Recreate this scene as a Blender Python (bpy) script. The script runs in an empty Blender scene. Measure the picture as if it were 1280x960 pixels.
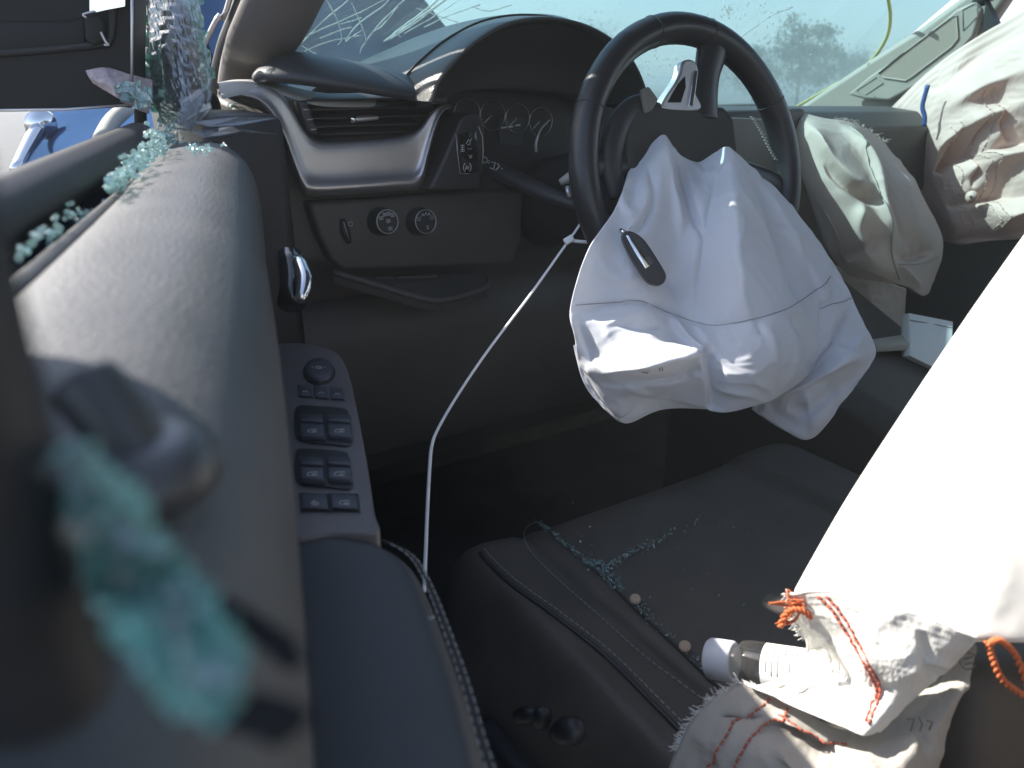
import bpy, bmesh, math, random
import numpy as np
from mathutils import Vector, Matrix, noise
random.seed(7); rng = np.random.default_rng(7)
S = bpy.context.scene
COL = S.collection
R_ = math.radians
# ------------------------------------------------------------------ camera
CAM = np.array([-1.12, -0.64, 1.30]); YAW = R_(32.0); PIT = R_(22.0); FPX = 960.0
cd = bpy.data.cameras.new('camera'); cam = bpy.data.objects.new('camera', cd); COL.objects.link(cam)
cd.sensor_width = 36.0; cd.lens = 27.0; cd.clip_start = 0.01; cd.clip_end = 3000
cam.location = CAM; cam.rotation_euler = (R_(90) - PIT, 0, -YAW)
cd.dof.use_dof = True; cd.dof.focus_distance = 0.95; cd.dof.aperture_fstop = 7.5
S.camera = cam
# ------------------------------------------------------------------ light
SUN_AZ, SUN_EL = 36.0, 40.0          # degrees left of the car's nose, degrees up
w = bpy.data.worlds.new('World'); S.world = w; w.use_nodes = True
nt = w.node_tree; bg = nt.nodes['Background']
sky = nt.nodes.new('ShaderNodeTexSky'); sky.sky_type = 'NISHITA'; sky.sun_disc = False
sky.sun_elevation = R_(SUN_EL); sky.sun_rotation = R_(-SUN_AZ); sky.air_density = 1.0; sky.dust_density = 1.2
nt.links.new(sky.outputs[0], bg.inputs[0]); bg.inputs[1].default_value = 0.11
sl = bpy.data.lights.new('sun', 'SUN'); sl.energy = 4.5; sl.angle = R_(0.55); sl.color = (1, .95, .87)
so = bpy.data.objects.new('sun', sl); COL.objects.link(so); so.location = (-3, 3, 5)
sd = Vector((-math.sin(R_(SUN_AZ)) * math.cos(R_(SUN_EL)), math.cos(R_(SUN_AZ)) * math.cos(R_(SUN_EL)), math.sin(R_(SUN_EL))))
so.rotation_euler = sd.to_track_quat('Z', 'Y').to_euler()
S.view_settings.view_transform = 'Standard'; S.view_settings.look = 'None'
S.view_settings.gamma = 1; S.view_settings.use_curve_mapping = False
S.view_settings.exposure = 1.58
# ------------------------------------------------------------------ surveying helpers: sight lines of the photograph met with real planes
Fv = np.array([math.sin(YAW) * math.cos(PIT), math.cos(YAW) * math.cos(PIT), -math.sin(PIT)])
Rv = np.array([math.cos(YAW), -math.sin(YAW), 0.0]); Uv = np.cross(Rv, Fv)
def ray(x, y): return Fv + Rv * (x - 640) / FPX + Uv * (480 - y) / FPX
def atD(x, y, t): return CAM + ray(x, y) * t
def atX(x, y, v): d = ray(x, y); return CAM + d * (v - CAM[0]) / d[0]
def atY(x, y, v): d = ray(x, y); return CAM + d * (v - CAM[1]) / d[1]
def atZ(x, y, v): d = ray(x, y); return CAM + d * (v - CAM[2]) / d[2]
def atP(x, y, p, n):
    d = ray(x, y); n = np.array(n, float); return CAM + d * (np.dot(np.array(p) - CAM, n) / np.dot(d, n))
# ------------------------------------------------------------------ materials
MATS = {}
def mat(name, col, rough=.5, metal=0., bump=0., bscale=300., spec=.5, var=.0, vscale=8., sheen=0., trans=0., kind='noise', coat=0., dist=.0015):
    if name in MATS: return MATS[name]
    m = bpy.data.materials.new(name); m.use_nodes = True; N = m.node_tree.nodes; L = m.node_tree.links
    b = N['Principled BSDF']; b.inputs['Base Color'].default_value = (*col, 1); b.inputs['Roughness'].default_value = rough
    b.inputs['Metallic'].default_value = metal; b.inputs['Specular IOR Level'].default_value = spec
    b.inputs['Coat Weight'].default_value = coat
    if sheen: b.inputs['Sheen Weight'].default_value = sheen
    tc = N.new('ShaderNodeTexCoord')
    if var:
        n = N.new('ShaderNodeTexNoise'); n.inputs['Scale'].default_value = vscale; n.inputs['Detail'].default_value = 6
        n.inputs['Roughness'].default_value = .65
        L.new(tc.outputs['Object'], n.inputs['Vector'])
        mx = N.new('ShaderNodeMixRGB'); mx.blend_type = 'MIX'
        mx.inputs[1].default_value = (*[c * (1 - var) for c in col], 1); mx.inputs[2].default_value = (*[min(1, c * (1 + var)) for c in col], 1)
        cr = N.new('ShaderNodeValToRGB'); cr.color_ramp.elements[0].position = .3; cr.color_ramp.elements[1].position = .7
        L.new(n.outputs[0], cr.inputs[0]); L.new(cr.outputs[0], mx.inputs[0]); L.new(mx.outputs[0], b.inputs['Base Color'])
        mr = N.new('ShaderNodeMapRange'); mr.inputs[3].default_value = max(0, rough - .08); mr.inputs[4].default_value = min(1, rough + .12)
        L.new(n.outputs[0], mr.inputs[0]); L.new(mr.outputs[0], b.inputs['Roughness'])
    if bump:
        if kind == 'voronoi':
            t = N.new('ShaderNodeTexVoronoi'); t.inputs['Scale'].default_value = bscale; out = t.outputs['Distance']
        elif kind == 'weave':
            t1 = N.new('ShaderNodeTexWave'); t1.inputs['Scale'].default_value = bscale; t1.bands_direction = 'X'
            t2 = N.new('ShaderNodeTexWave'); t2.inputs['Scale'].default_value = bscale; t2.bands_direction = 'Z'
            a = N.new('ShaderNodeMath'); a.operation = 'ADD'; L.new(t1.outputs['Fac'], a.inputs[0]); L.new(t2.outputs['Fac'], a.inputs[1])
            L.new(tc.outputs['Object'], t1.inputs['Vector']); L.new(tc.outputs['Object'], t2.inputs['Vector']); t = None; out = a.outputs[0]
        else:
            t = N.new('ShaderNodeTexNoise'); t.inputs['Scale'].default_value = bscale; t.inputs['Detail'].default_value = 4; out = t.outputs[0]
        if t: L.new(tc.outputs['Object'], t.inputs['Vector'])
        bp = N.new('ShaderNodeBump'); bp.inputs['Strength'].default_value = bump; bp.inputs['Distance'].default_value = dist
        L.new(out, bp.inputs['Height']); L.new(bp.outputs[0], b.inputs['Normal'])
    if trans:
        o = N['Material Output']; tr = N.new('ShaderNodeBsdfTranslucent'); tr.inputs[0].default_value = (*col, 1)
        mx = N.new('ShaderNodeMixShader'); mx.inputs[0].default_value = trans
        L.new(b.outputs[0], mx.inputs[1]); L.new(tr.outputs[0], mx.inputs[2]); L.new(mx.outputs[0], o.inputs[0])
    MATS[name] = m; return m
def glass_mat(name, tint, dust=.1, dustcol=(.5, .55, .5), gloss=.08, rough=.02, dscale=6., bump=0., bscale=120., thr=(.35, .75)):
    if name in MATS: return MATS[name]
    m = bpy.data.materials.new(name); m.use_nodes = True; N = m.node_tree.nodes; L = m.node_tree.links
    N.remove(N['Principled BSDF']); o = N['Material Output']
    t = N.new('ShaderNodeBsdfTransparent'); t.inputs[0].default_value = (*tint, 1)
    g = N.new('ShaderNodeBsdfGlossy'); g.inputs['Roughness'].default_value = rough
    fr = N.new('ShaderNodeLayerWeight'); fr.inputs[0].default_value = .5
    pw = N.new('ShaderNodeMath'); pw.operation = 'POWER'; pw.inputs[1].default_value = 5.; L.new(fr.outputs['Facing'], pw.inputs[0])
    ad = N.new('ShaderNodeMath'); ad.operation = 'MULTIPLY_ADD'; ad.inputs[1].default_value = .85; ad.inputs[2].default_value = gloss + .035; ad.use_clamp = True; L.new(pw.outputs[0], ad.inputs[0])
    m1 = N.new('ShaderNodeMixShader'); L.new(ad.outputs[0], m1.inputs[0]); L.new(t.outputs[0], m1.inputs[1]); L.new(g.outputs[0], m1.inputs[2])
    d = N.new('ShaderNodeBsdfDiffuse'); d.inputs[0].default_value = (*dustcol, 1)
    tl = N.new('ShaderNodeBsdfTranslucent'); tl.inputs[0].default_value = (*dustcol, 1)
    dd = N.new('ShaderNodeMixShader'); dd.inputs[0].default_value = .5; L.new(d.outputs[0], dd.inputs[1]); L.new(tl.outputs[0], dd.inputs[2])
    tc = N.new('ShaderNodeTexCoord'); n = N.new('ShaderNodeTexNoise'); n.inputs['Scale'].default_value = dscale; n.inputs['Detail'].default_value = 8; n.inputs['Roughness'].default_value = .7
    L.new(tc.outputs['Object'], n.inputs['Vector'])
    mr = N.new('ShaderNodeMapRange'); mr.inputs[1].default_value = thr[0]; mr.inputs[2].default_value = thr[1]; mr.inputs[3].default_value = dust * .35; mr.inputs[4].default_value = dust
    L.new(n.outputs[0], mr.inputs[0])
    m2 = N.new('ShaderNodeMixShader'); L.new(mr.outputs[0], m2.inputs[0]); L.new(m1.outputs[0], m2.inputs[1]); L.new(dd.outputs[0], m2.inputs[2])
    L.new(m2.outputs[0], o.inputs[0])
    if bump:
        v = N.new('ShaderNodeTexVoronoi'); v.inputs['Scale'].default_value = bscale; L.new(tc.outputs['Object'], v.inputs['Vector'])
        bp = N.new('ShaderNodeBump'); bp.inputs['Strength'].default_value = bump; bp.inputs['Distance'].default_value = .004
        L.new(v.outputs['Distance'], bp.inputs['Height']); L.new(bp.outputs[0], g.inputs['Normal']); L.new(bp.outputs[0], d.inputs['Normal'])
    MATS[name] = m; return m
M_trim = mat('soft_door_trim', (.074, .074, .076), .5, bump=.6, bscale=520, kind='voronoi', var=.18, vscale=14, dist=.0006)
M_black = mat('black_plastic', (.03, .03, .032), .42, bump=.2, bscale=1200, var=.25, vscale=10, dist=.0005)
M_matte = mat('matte_black', (.045, .043, .04), .75, var=.2)
M_rubber = mat('rubber', (.012, .012, .014), .55, bump=.2, bscale=400)
M_pad = mat('dash_pad', (.034, .036, .04), .38, bump=.3, bscale=700, kind='voronoi', var=.15, dist=.0006)
M_hood = mat('dash_leather', (.05, .052, .05), .36, bump=.5, bscale=420, kind='voronoi', var=.2, dist=.0008)
M_panel = mat('dash_panel', (.074, .068, .063), .55, bump=.25, bscale=1000, var=.2, dist=.0005)
M_silver = mat('satin_silver', (.6, .58, .59), .36, metal=.85, var=.06, vscale=20)
M_chrome = mat('chrome', (.75, .75, .76), .1, metal=1.)
M_gloss = mat('gloss_black', (.012, .012, .013), .12, coat=.6)
M_switch = mat('switch_plate', (.15, .13, .128), .36, var=.15, vscale=30, bump=.15, bscale=900)
M_button = mat('switch_button', (.06, .06, .074), .38, var=.1)
M_icon = mat('icon_print', (.62, .62, .62), .6)
M_arm = mat('armrest_vinyl', (.066, .067, .07), .55, bump=.3, bscale=1300, kind='voronoi', var=.14, vscale=9, dist=.0005)
M_seat = mat('seat_leather', (.088, .076, .066), .5, bump=.4, bscale=800, kind='voronoi', var=.22, vscale=12, dist=.0006)
M_insert = mat('seat_insert', (.024, .023, .022), .7, bump=.5, bscale=420, kind='voronoi', var=.25, vscale=20, dist=.0006)
M_thread = mat('grey_thread', (.3, .3, .3), .7)
M_wthread = mat('light_thread', (.55, .54, .5), .7)
M_orange = mat('orange_thread', (.75, .2, .07), .75, bump=.6, bscale=900, trans=.15)
M_red = mat('rust_thread', (.42, .1, .06), .75)
M_bag = mat('airbag_nylon', (.79, .81, .86), .72, bump=.06, bscale=420, kind='weave', var=.05, vscale=7, trans=.22)
M_bag2 = mat('airbag_nylon_grey', (.7, .6, .51), .75, bump=.06, bscale=420, kind='weave', var=.06, vscale=7, trans=.2)
M_bag3 = mat('curtain_nylon', (.8, .59, .5), .6, bump=.05, bscale=420, kind='weave', var=.05, vscale=6, trans=.15)
M_bag4 = mat('side_bag_nylon', (.8, .79, .75), .7, bump=.16, bscale=330, kind='weave', var=.06, vscale=9, trans=.15, dist=.0008)
M_pillar = mat('pillar_cloth', (.15, .135, .13), .85, bump=.3, bscale=900, var=.1)
M_pillar2 = mat('pillar_plastic', (.36, .325, .27), .55, bump=.15, bscale=900, var=.06)
M_cord = mat('white_plastic', (.8, .8, .8), .35)
M_carpet = mat('carpet', (.06, .055, .05), .95, bump=.8, bscale=500, var=.3)
M_paint = mat('dark_blue_paint', (.03, .065, .14), .6, spec=.0, var=.15, vscale=5)
M_cap = mat('cap_plastic', (.78, .8, .85), .4)
M_pill = mat('tan_pill', (.55, .4, .3), .7, var=.12, vscale=200)
M_greydash = mat('grey_lower_dash', (.16, .155, .14), .6, bump=.2, bscale=800, var=.1)
M_beige = mat('beige_trim', (.42, .4, .34), .6, var=.1)
M_blue = mat('blue_strap', (.03, .08, .25), .6)
M_paper = mat('white_card', (.8, .8, .78), .6, var=.04)
M_wind = glass_mat('windshield_glass', (.33, .52, .58), .09, (.5, .7, .66), gloss=.0, dscale=3.5)
M_crackm = mat('crack_white', (.8, .82, .8), .5, trans=.5)
M_shard = glass_mat('tinted_window_glass', (.5, .72, .69), .3, (.35, .55, .52), gloss=.16, dscale=60, bump=.6, bscale=110)
M_film = glass_mat('window_film', (.45, .42, .47), .2, (.4, .36, .38), gloss=.1, dscale=50, rough=.12)
M_clear = glass_mat('clear_splinter', (.8, .84, .86), .12, (.7, .72, .75), gloss=.12, dscale=80)
M_crumb = glass_mat('glass_crumb', (.66, .82, .81), .4, (.5, .68, .68), gloss=.25, rough=.08, dscale=200, bump=.4, bscale=300)
M_bottle = glass_mat('bottle_plastic', (.82, .82, .8), .12, (.6, .58, .55), gloss=.05, dscale=30)
M_mirror = mat('mirror_glass', (.85, .87, .9), .03, metal=1.)
M_teal = mat('jade_glass', (.3, .57, .51), .1, trans=.4, var=.5, vscale=60, bump=.5, bscale=160, kind='voronoi', coat=.5)
# ------------------------------------------------------------------ object helpers
WL = {}
def link(o, parent, wl):
    COL.objects.link(o); o.location = wl; WL[o.name] = Vector(wl)
    if parent:
        o.parent = parent; o.matrix_parent_inverse = Matrix.Translation(-WL[parent.name])
    return o
def thing(name, label, cat, loc, group=None, kind=None):
    o = bpy.data.objects.new(name, None); o.empty_display_size = .05; link(o, None, Vector(tuple(loc)))
    if label: o['label'] = label
    if cat: o['category'] = cat
    if group: o['group'] = group
    if kind: o['kind'] = kind
    return o
def tag(o, label=None, cat=None, group=None, kind=None):
    if label: o['label'] = label
    if cat: o['category'] = cat
    if group: o['group'] = group
    if kind: o['kind'] = kind
    return o
class MB:
    def __init__(s): s.v = []; s.f = []
    def add(s, vs, fs):
        k = len(s.v); s.v += [tuple(map(float, p)) for p in vs]; s.f += [tuple(i + k for i in f) for f in fs]; return s
    def box(s, c, size, ax=None):
        ax = ax if ax is not None else np.eye(3); c = np.array(c, float)
        vs = [c + ax[0] * size[0] * i / 2 + ax[1] * size[1] * j / 2 + ax[2] * size[2] * k / 2 for i in (-1, 1) for j in (-1, 1) for k in (-1, 1)]
        return s.add(vs, [(0, 1, 3, 2), (4, 6, 7, 5), (0, 4, 5, 1), (2, 3, 7, 6), (0, 2, 6, 4), (1, 5, 7, 3)])
    def loft(s, rings, close=True, caps=True):
        n = len(rings[0]); vs = [p for r in rings for p in r]; fs = []
        for i in range(len(rings) - 1):
            for j in range(n if close else n - 1):
                a = i * n + j; b = i * n + (j + 1) % n; fs.append((a, b, b + n, a + n))
        if caps and close: fs.append(tuple(range(n - 1, -1, -1))); fs.append(tuple((len(rings) - 1) * n + j for j in range(n)))
        return s.add(vs, fs)
    def tube(s, pts, r, n=10, up=(0, 0, 1), flat=1.0, caps=True):
        pts = [np.array(p, float) for p in pts]; rs = list(np.interp(np.linspace(0, 1, len(pts)), np.linspace(0, 1, len(r)), r)) if hasattr(r, '__len__') else [r] * len(pts); rings = []
        upv = np.array(up, float); prev = None
        for i, p in enumerate(pts):
            t = pts[min(i + 1, len(pts) - 1)] - pts[max(i - 1, 0)]; t = t / (np.linalg.norm(t) + 1e-12)
            a = np.cross(t, upv if prev is None else np.cross(prev, t)); 
            if prev is not None: a = prev - t * np.dot(prev, t)
            if np.linalg.norm(a) < 1e-6: a = np.cross(t, np.array([1, .3, .2]))
            a = a / np.linalg.norm(a); b = np.cross(t, a); prev = a
            rings.append([p + (a * math.cos(q) + b * math.sin(q) * flat) * rs[i] for q in np.linspace(0, 2 * math.pi, n, endpoint=False)])
        return s.loft(rings, True, caps)
    def prism(s, poly, ext):
        poly = [np.array(p, float) for p in poly]; e = np.array(ext, float); n = len(poly)
        vs = poly + [p + e for p in poly]
        fs = [tuple(range(n)), tuple(range(2 * n - 1, n - 1, -1))] + [(i, i + n, (i + 1) % n + n, (i + 1) % n) for i in range(n)]
        return s.add(vs, fs)
    def grid(s, P, wrap=False):
        n, m = P.shape[:2]; fs = [(i * m + j, i * m + j + 1, (i + 1) * m + j + 1, (i + 1) * m + j) for i in range(n - 1) for j in range(m - 1)]
        return s.add(P.reshape(-1, 3), fs)
    def build(s, name, material, parent=None, smooth=True, bevel=0, seg=2, sub=0, angle=None):
        V = np.array(s.v); c = (V.min(0) + V.max(0)) / 2
        me = bpy.data.meshes.new(name); me.from_pydata([tuple(p) for p in V - c], [], s.f); me.update()
        bm = bmesh.new(); bm.from_mesh(me); bmesh.ops.recalc_face_normals(bm, faces=bm.faces); bm.to_mesh(me); bm.free()
        me.polygons.foreach_set('use_smooth', [smooth] * len(me.polygons))
        if smooth and angle: me.set_sharp_from_angle(angle=R_(angle))
        me.materials.append(material)
        o = bpy.data.objects.new(name, me); link(o, parent, Vector(c))
        if bevel:
            b = o.modifiers.new('bevel', 'BEVEL'); b.width = bevel; b.segments = seg; b.limit_method = 'ANGLE'; b.angle_limit = R_(30)
        if sub:
            m = o.modifiers.new('subdivide', 'SUBSURF'); m.levels = sub; m.render_levels = sub
        return o
def cr(P, n):
    """Catmull-Rom through the rows of P (k,...) -> (n,...)"""
    P = np.array(P, float); k = len(P); out = []
    for t in np.linspace(0, k - 1, n):
        i = min(int(t), k - 2); u = t - i
        p0 = P[i - 1] if i > 0 else 2 * P[i] - P[i + 1]; p1 = P[i]; p2 = P[i + 1]; p3 = P[i + 2] if i + 2 < k else 2 * P[i + 1] - P[i]
        out.append(.5 * (2 * p1 + (p2 - p0) * u + (2 * p0 - 5 * p1 + 4 * p2 - p3) * u * u + (3 * p1 - p0 - 3 * p2 + p3) * u ** 3))
    return np.array(out)
def curve(pts, n=24): return cr([np.array(p, float) for p in pts], n)
def surf(rows, n, m):
    A = np.array([cr(r, m) for r in rows]); return cr(A, n)
def relax(P, su=1.05, sv=1.05, iters=160, amp=.003, soft=.015, bend=.35, seed=1, pin_edge=True, fscale=9.):
    """excess cloth buckles into folds: distance constraints with longer rest lengths"""
    n, m = P.shape[:2]; P0 = P.copy(); g = np.random.default_rng(seed)
    Nn = np.cross(np.gradient(P, axis=0), np.gradient(P, axis=1)); Nn /= np.linalg.norm(Nn, axis=2, keepdims=True) + 1e-9
    off = np.zeros((n, m))
    for i in range(n):
        for j in range(m):
            q = Vector(P[i, j] * fscale + seed * 7.3); off[i, j] = noise.fractal(q, 1.0, 2.0, 3)
    X = P + Nn * off[..., None] * amp
    pin = np.zeros((n, m, 1))
    if pin_edge: pin[0] = 1; pin[-1] = .6; pin[:, 0] = .6; pin[:, -1] = .6
    lu = np.linalg.norm(P[:, 1:] - P[:, :-1], axis=2, keepdims=True) * su
    lv = np.linalg.norm(P[1:] - P[:-1], axis=2, keepdims=True) * sv
    d1 = np.linalg.norm(P[1:, 1:] - P[:-1, :-1], axis=2, keepdims=True) * (su + sv) / 2
    d2 = np.linalg.norm(P[1:, :-1] - P[:-1, 1:], axis=2, keepdims=True) * (su + sv) / 2
    bu = np.linalg.norm(P[:, 4:] - P[:, :-4], axis=2, keepdims=True) * (su * .985)
    bv = np.linalg.norm(P[4:] - P[:-4], axis=2, keepdims=True) * (sv * .985)
    def con(a, b, l, k, onlyshort=False):
        d = b - a; L = np.linalg.norm(d, axis=2, keepdims=True) + 1e-9; e = (L - l) / L
        if onlyshort: e = np.minimum(e, 0)
        return d * e * k
    for it in range(iters):
        A = np.zeros_like(X)
        c = con(X[:, :-1], X[:, 1:], lu, .22); A[:, :-1] += c; A[:, 1:] -= c
        c = con(X[:-1], X[1:], lv, .22); A[:-1] += c; A[1:] -= c
        c = con(X[:-1, :-1], X[1:, 1:], d1, .1); A[:-1, :-1] += c; A[1:, 1:] -= c
        c = con(X[:-1, 1:], X[1:, :-1], d2, .1); A[:-1, 1:] += c; A[1:, :-1] -= c
        c = con(X[:, :-4], X[:, 4:], bu, .1 * bend, True); A[:, :-4] += c; A[:, 4:] -= c
        c = con(X[:-4], X[4:], bv, .1 * bend, True); A[:-4] += c; A[4:] -= c
        X = X + A + (P0 - X) * soft
        X = X * (1 - pin) + P0 * pin
    return X
def to_px(X):
    r = X - CAM; z = r @ Fv; return np.stack([640 + FPX * (r @ Rv) / z, 480 - FPX * (r @ Uv) / z], -1)
def crease(X, lines):
    """pull sharp folds along drawn lines (+ toward the viewer side, - away), fading out at their ends"""
    Q = to_px(X); out = np.zeros(X.shape[:2])
    for pts, w, amp in lines:
        L = curve([(*p,) for p in pts], 24); best = np.full(out.shape, 1e9); tt = np.zeros(out.shape); side = np.zeros(out.shape)
        for i in range(len(L) - 1):
            a, b = L[i], L[i + 1]; ab = b - a; t = np.clip(((Q - a) @ ab) / (ab @ ab + 1e-9), 0, 1); d = np.linalg.norm(Q - (a + t[..., None] * ab), axis=-1)
            k = d < best; best[k] = d[k]; tt[k] = ((i + t) / (len(L) - 1))[k]; side[k] = np.sign((Q[..., 0] - a[0]) * ab[1] - (Q[..., 1] - a[1]) * ab[0])[k]
        w2 = np.where(side > 0, w, w * .45)
        out += amp * np.exp(-(best / w2) ** 1.3) * np.clip(np.sin(np.clip(tt, .02, .98) * math.pi) * 1.6, 0, 1)
    return X - Fv * out[..., None]
def ridge(p, sc, sd):
    q = Vector(p) * sc + Vector((sd * 3.1, 0, sd * 1.7)); q = q + Vector((noise.noise(q * .6), noise.noise(q * .6 + Vector((9, 2, 4))), noise.noise(q * .6 + Vector((3, 8, 1))))) * 1.2
    a = 1 - abs(noise.noise(q)) * 2.2; b = 1 - abs(noise.noise(q * 2.1 + Vector((5, 5, 5)))) * 2.2
    return max(0, a) ** 3 + .4 * max(0, b) ** 3 - .4
def bag(rows, n, m, name, material, parent, thick=.03, sub=1, backdir=None, edge=.004, creases=None, wr=.0032, wscale=15., **kw):
    """closed fabric bag: crumpled front sheet and a rear sheet that bulges away behind it"""
    P = surf(rows, n, m)
    X = relax(P, **kw)
    if creases: X = crease(X, [(a, w * 1.1, h * 1.15) for a, w, h in creases])
    sd0 = kw.get('seed', 1)
    Nn = np.cross(np.gradient(X, axis=0), np.gradient(X, axis=1)); Nn /= np.linalg.norm(Nn, axis=2, keepdims=True) + 1e-9
    wv = np.array([[ridge(X[i, j], wscale, sd0) for j in range(m)] for i in range(n)]); X = X + Nn * (wv * wr)[..., None]
    bd = Fv if backdir is None else np.array(backdir, float)
    u = np.sin(np.linspace(0, math.pi, m)); v = np.sin(np.linspace(0, math.pi, n)); b = np.sqrt(np.outer(v, u))[..., None]
    B = P + bd * (edge + thick * b) 
    mb = MB(); k = mb.grid(X); nv = n * m
    mb.grid(B)
    loop = [j for j in range(m)] + [i * m + m - 1 for i in range(1, n)] + [(n - 1) * m + j for j in range(m - 2, -1, -1)] + [i * m for i in range(n - 2, 0, -1)]
    for a, c in zip(loop, loop[1:] + loop[:1]): mb.f.append((a, c, c + nv, a + nv))
    return mb.build(name, material, parent, sub=sub), X
def px_rows(rows, default=None): return [[atD(*q) for q in r] for r in rows]
def stitches(path, name, material, parent, L=.006, gap=.0035, r=.0007, lift=(0, 0, 0)):
    path = np.array(path); seg = np.linalg.norm(np.diff(path, axis=0), axis=1); cum = np.concatenate([[0], np.cumsum(seg)]); tot = cum[-1]; mb = MB(); s = 0
    lift = np.array(lift)
    def P(t):
        i = min(np.searchsorted(cum, t, 'right') - 1, len(seg) - 1); return path[i] + (path[i + 1] - path[i]) * ((t - cum[i]) / seg[i])
    while s + L < tot:
        a, b = P(s), P(s + L); mb.tube([a + lift * .2, a * .75 + b * .25 + lift, a * .25 + b * .75 + lift, b + lift * .2], r, 5); s += L + gap
    return mb.build(name, material, parent)
def icon(name, strokes, o, ax, ay, nrm, scale, parent, r=.0004, material=None):
    mb = MB()
    for st in strokes:
        pts = [np.array(o) + (np.array(ax) * x + np.array(ay) * y) * scale + np.array(nrm) * r * .6 for x, y in st]
        mb.tube(pts, r, 5, up=nrm)
    return mb.build(name, material or M_icon, parent)
def circ(cx, cy, r, a0=0, a1=360, n=14): return [(cx + r * math.cos(R_(a)), cy + r * math.sin(R_(a))) for a in np.linspace(a0, a1, n)]
def unit(v): v = np.array(v, float); return v / np.linalg.norm(v)
EX, EY, EZ = np.eye(3)
# ================================================================== THE SETTING: ground, car shell, glass
g = MB().add([(-400, -400, 0), (400, -400, 0), (400, 900, 0), (-400, 900, 0)], [(0, 1, 2, 3)]).build('ground', mat('asphalt_yard', (.09, .088, .085), .9, bump=.5, bscale=30, var=.25, vscale=2), None, False)
tag(g, kind='structure')
# ---- car body shell
body = thing('car_body', 'dark blue car body with crumpled hood, roof and cabin pillars', 'car body', (0, 0, 0))
def roof_rows(dz, inset):
    rows = []
    for Y in np.linspace(.16, -2.4, 10):
        rows.append([(X * (1 - inset), Y - .07 * (1 - (X / .7) ** 2) * 0 + (.12 * (1 - (X / .7) ** 2) if Y > .1 else 0), 1.735 + .03 * (1 - (X / .7) ** 2) + dz) for X in np.linspace(-.7, .7, 11)])
    return np.array(rows)
mb = MB(); A = roof_rows(0, 0); B = roof_rows(.045, .0)
mb.grid(A); mb.grid(B); n, m = A.shape[:2]; nv = n * m
lp = [j for j in range(m)] + [i * m + m - 1 for i in range(1, n)] + [(n - 1) * m + j for j in range(m - 2, -1, -1)] + [i * m for i in range(n - 2, 0, -1)]
for a, c in zip(lp, lp[1:] + lp[:1]): mb.f.append((a, c, c + nv, a + nv))
mb.build('roof', M_pillar, body)
for sx in (-1, 1):
    low = [(-.76, .98, 1.22), (-.735, .6, 1.45)] if sx < 0 else [tuple(atX(1010, 150, .80)), tuple(atX(1120, 82, .79)), tuple(atX(1235, 0, .77))]
    MB().tube(curve(low + [(sx * .70, .17, 1.70), (sx * .705, -.5, 1.745), (sx * .705, -2.4, 1.73)], 24), .035, 10).build('roof_rail', M_rubber, body)
    MB().tube(curve([(sx * .72, -.75, 1.72), (sx * .8, -.75, 1.25), (sx * .82, -.75, .6)], 8), .05, 10).build('centre_pillar', M_pillar, body)
# left windshield pillar trim (grey cloth), broad and flat
PY = .62
pb, pt = atY(312, 108, PY), np.array([-.665, .17, 1.70])
mid = [atY(327, 55, PY - .14), atY(352, 6, PY - .23)]
MB().tube(curve([pb + (-.01, .05, -.1), pb, mid[0], mid[1], pt], 16), [.048] * 4 + [.05] * 12, 14, flat=.55, up=(0, 0, 1)).build('pillar_trim', M_pillar, body)
MB().tube(curve([atY(270, 120, .78), atY(284, 62, .70), atY(305, 8, .62), (-.72, .15, 1.71)], 14), .017, 8).build('door_seal', M_rubber, body)
MB().tube(curve([atY(252, 62, .70), atY(272, 22, .64), atY(290, -10, .60), (-.78, .15, 1.72)], 14), .004, 6).build('frame_edge', M_silver, body)
# right windshield pillar trim with its hand-grip panel
XP = .74
outl = [(992, 138), (1030, 112), (1090, 72), (1150, 34), (1215, -14), (1262, -50), (1300, -40), (1262, -5), (1235, 35), (1190, 78), (1140, 120), (1100, 160), (1040, 170), (1005, 158)]
ptrim = MB().prism([atX(x, y, XP - .05 * (y < 100) * 0) for x, y in outl], (.05, .01, 0)).build('pillar_trim', M_pillar2, body, True, bevel=.014, seg=4, angle=40)
hp = [(1064, 118), (1090, 96), (1150, 56), (1200, 12), (1222, 2), (1232, 12), (1222, 46), (1195, 76), (1150, 108), (1116, 126), (1085, 124)]
hg = MB().prism([atX(x, y, XP - .012) for x, y in hp], (-.016, 0, 0)).build('grip_panel', M_pillar2, ptrim, True, bevel=.006, seg=3, angle=40)
rc = [(1098, 92), (1130, 66), (1188, 22), (1196, 20), (1198, 48), (1190, 58), (1140, 96), (1132, 101), (1105, 97)]
rm = MB(); rp = [atX(x, y, XP - .029) for x, y in rc]; rm.tube(rp + [rp[0], rp[1]], .0022, 6, up=EX, caps=False); rm.build('grip_rim', M_pillar2, ptrim)
MB().prism([p + (.0005, 0, 0) for p in rp], (.003, 0, 0)).build('grip_recess', mat('grip_grey', (.34, .29, .23), .6), ptrim, False)
for q in ([(1070, 113), (1096, 96), (1104, 104), (1082, 118)], [(1203, 12), (1220, 3), (1222, 20), (1204, 38)]):
    pp = [atX(x, y, XP - .029) for x, y in q]; MB().tube(pp + [pp[0], pp[1]], .0009, 5, up=EX, caps=False).build('screw_cover', M_beige, ptrim)
MB().prism([atX(x, y, XP - .03) for x, y in [(1232, 2), (1246, 30), (1228, 44), (1230, 20)]], (.02, 0, 0)).build('grip_end', M_rubber, ptrim, False)
MB().box((-.91, .54, .845), (.06, .2, .87)).box((-.896, .36, .83), (.09, .17, .856)).build('hinge_shade_block', M_rubber, body, True, bevel=.015, seg=3)  # blocks added on the hinge side to keep sun off the seat
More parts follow.
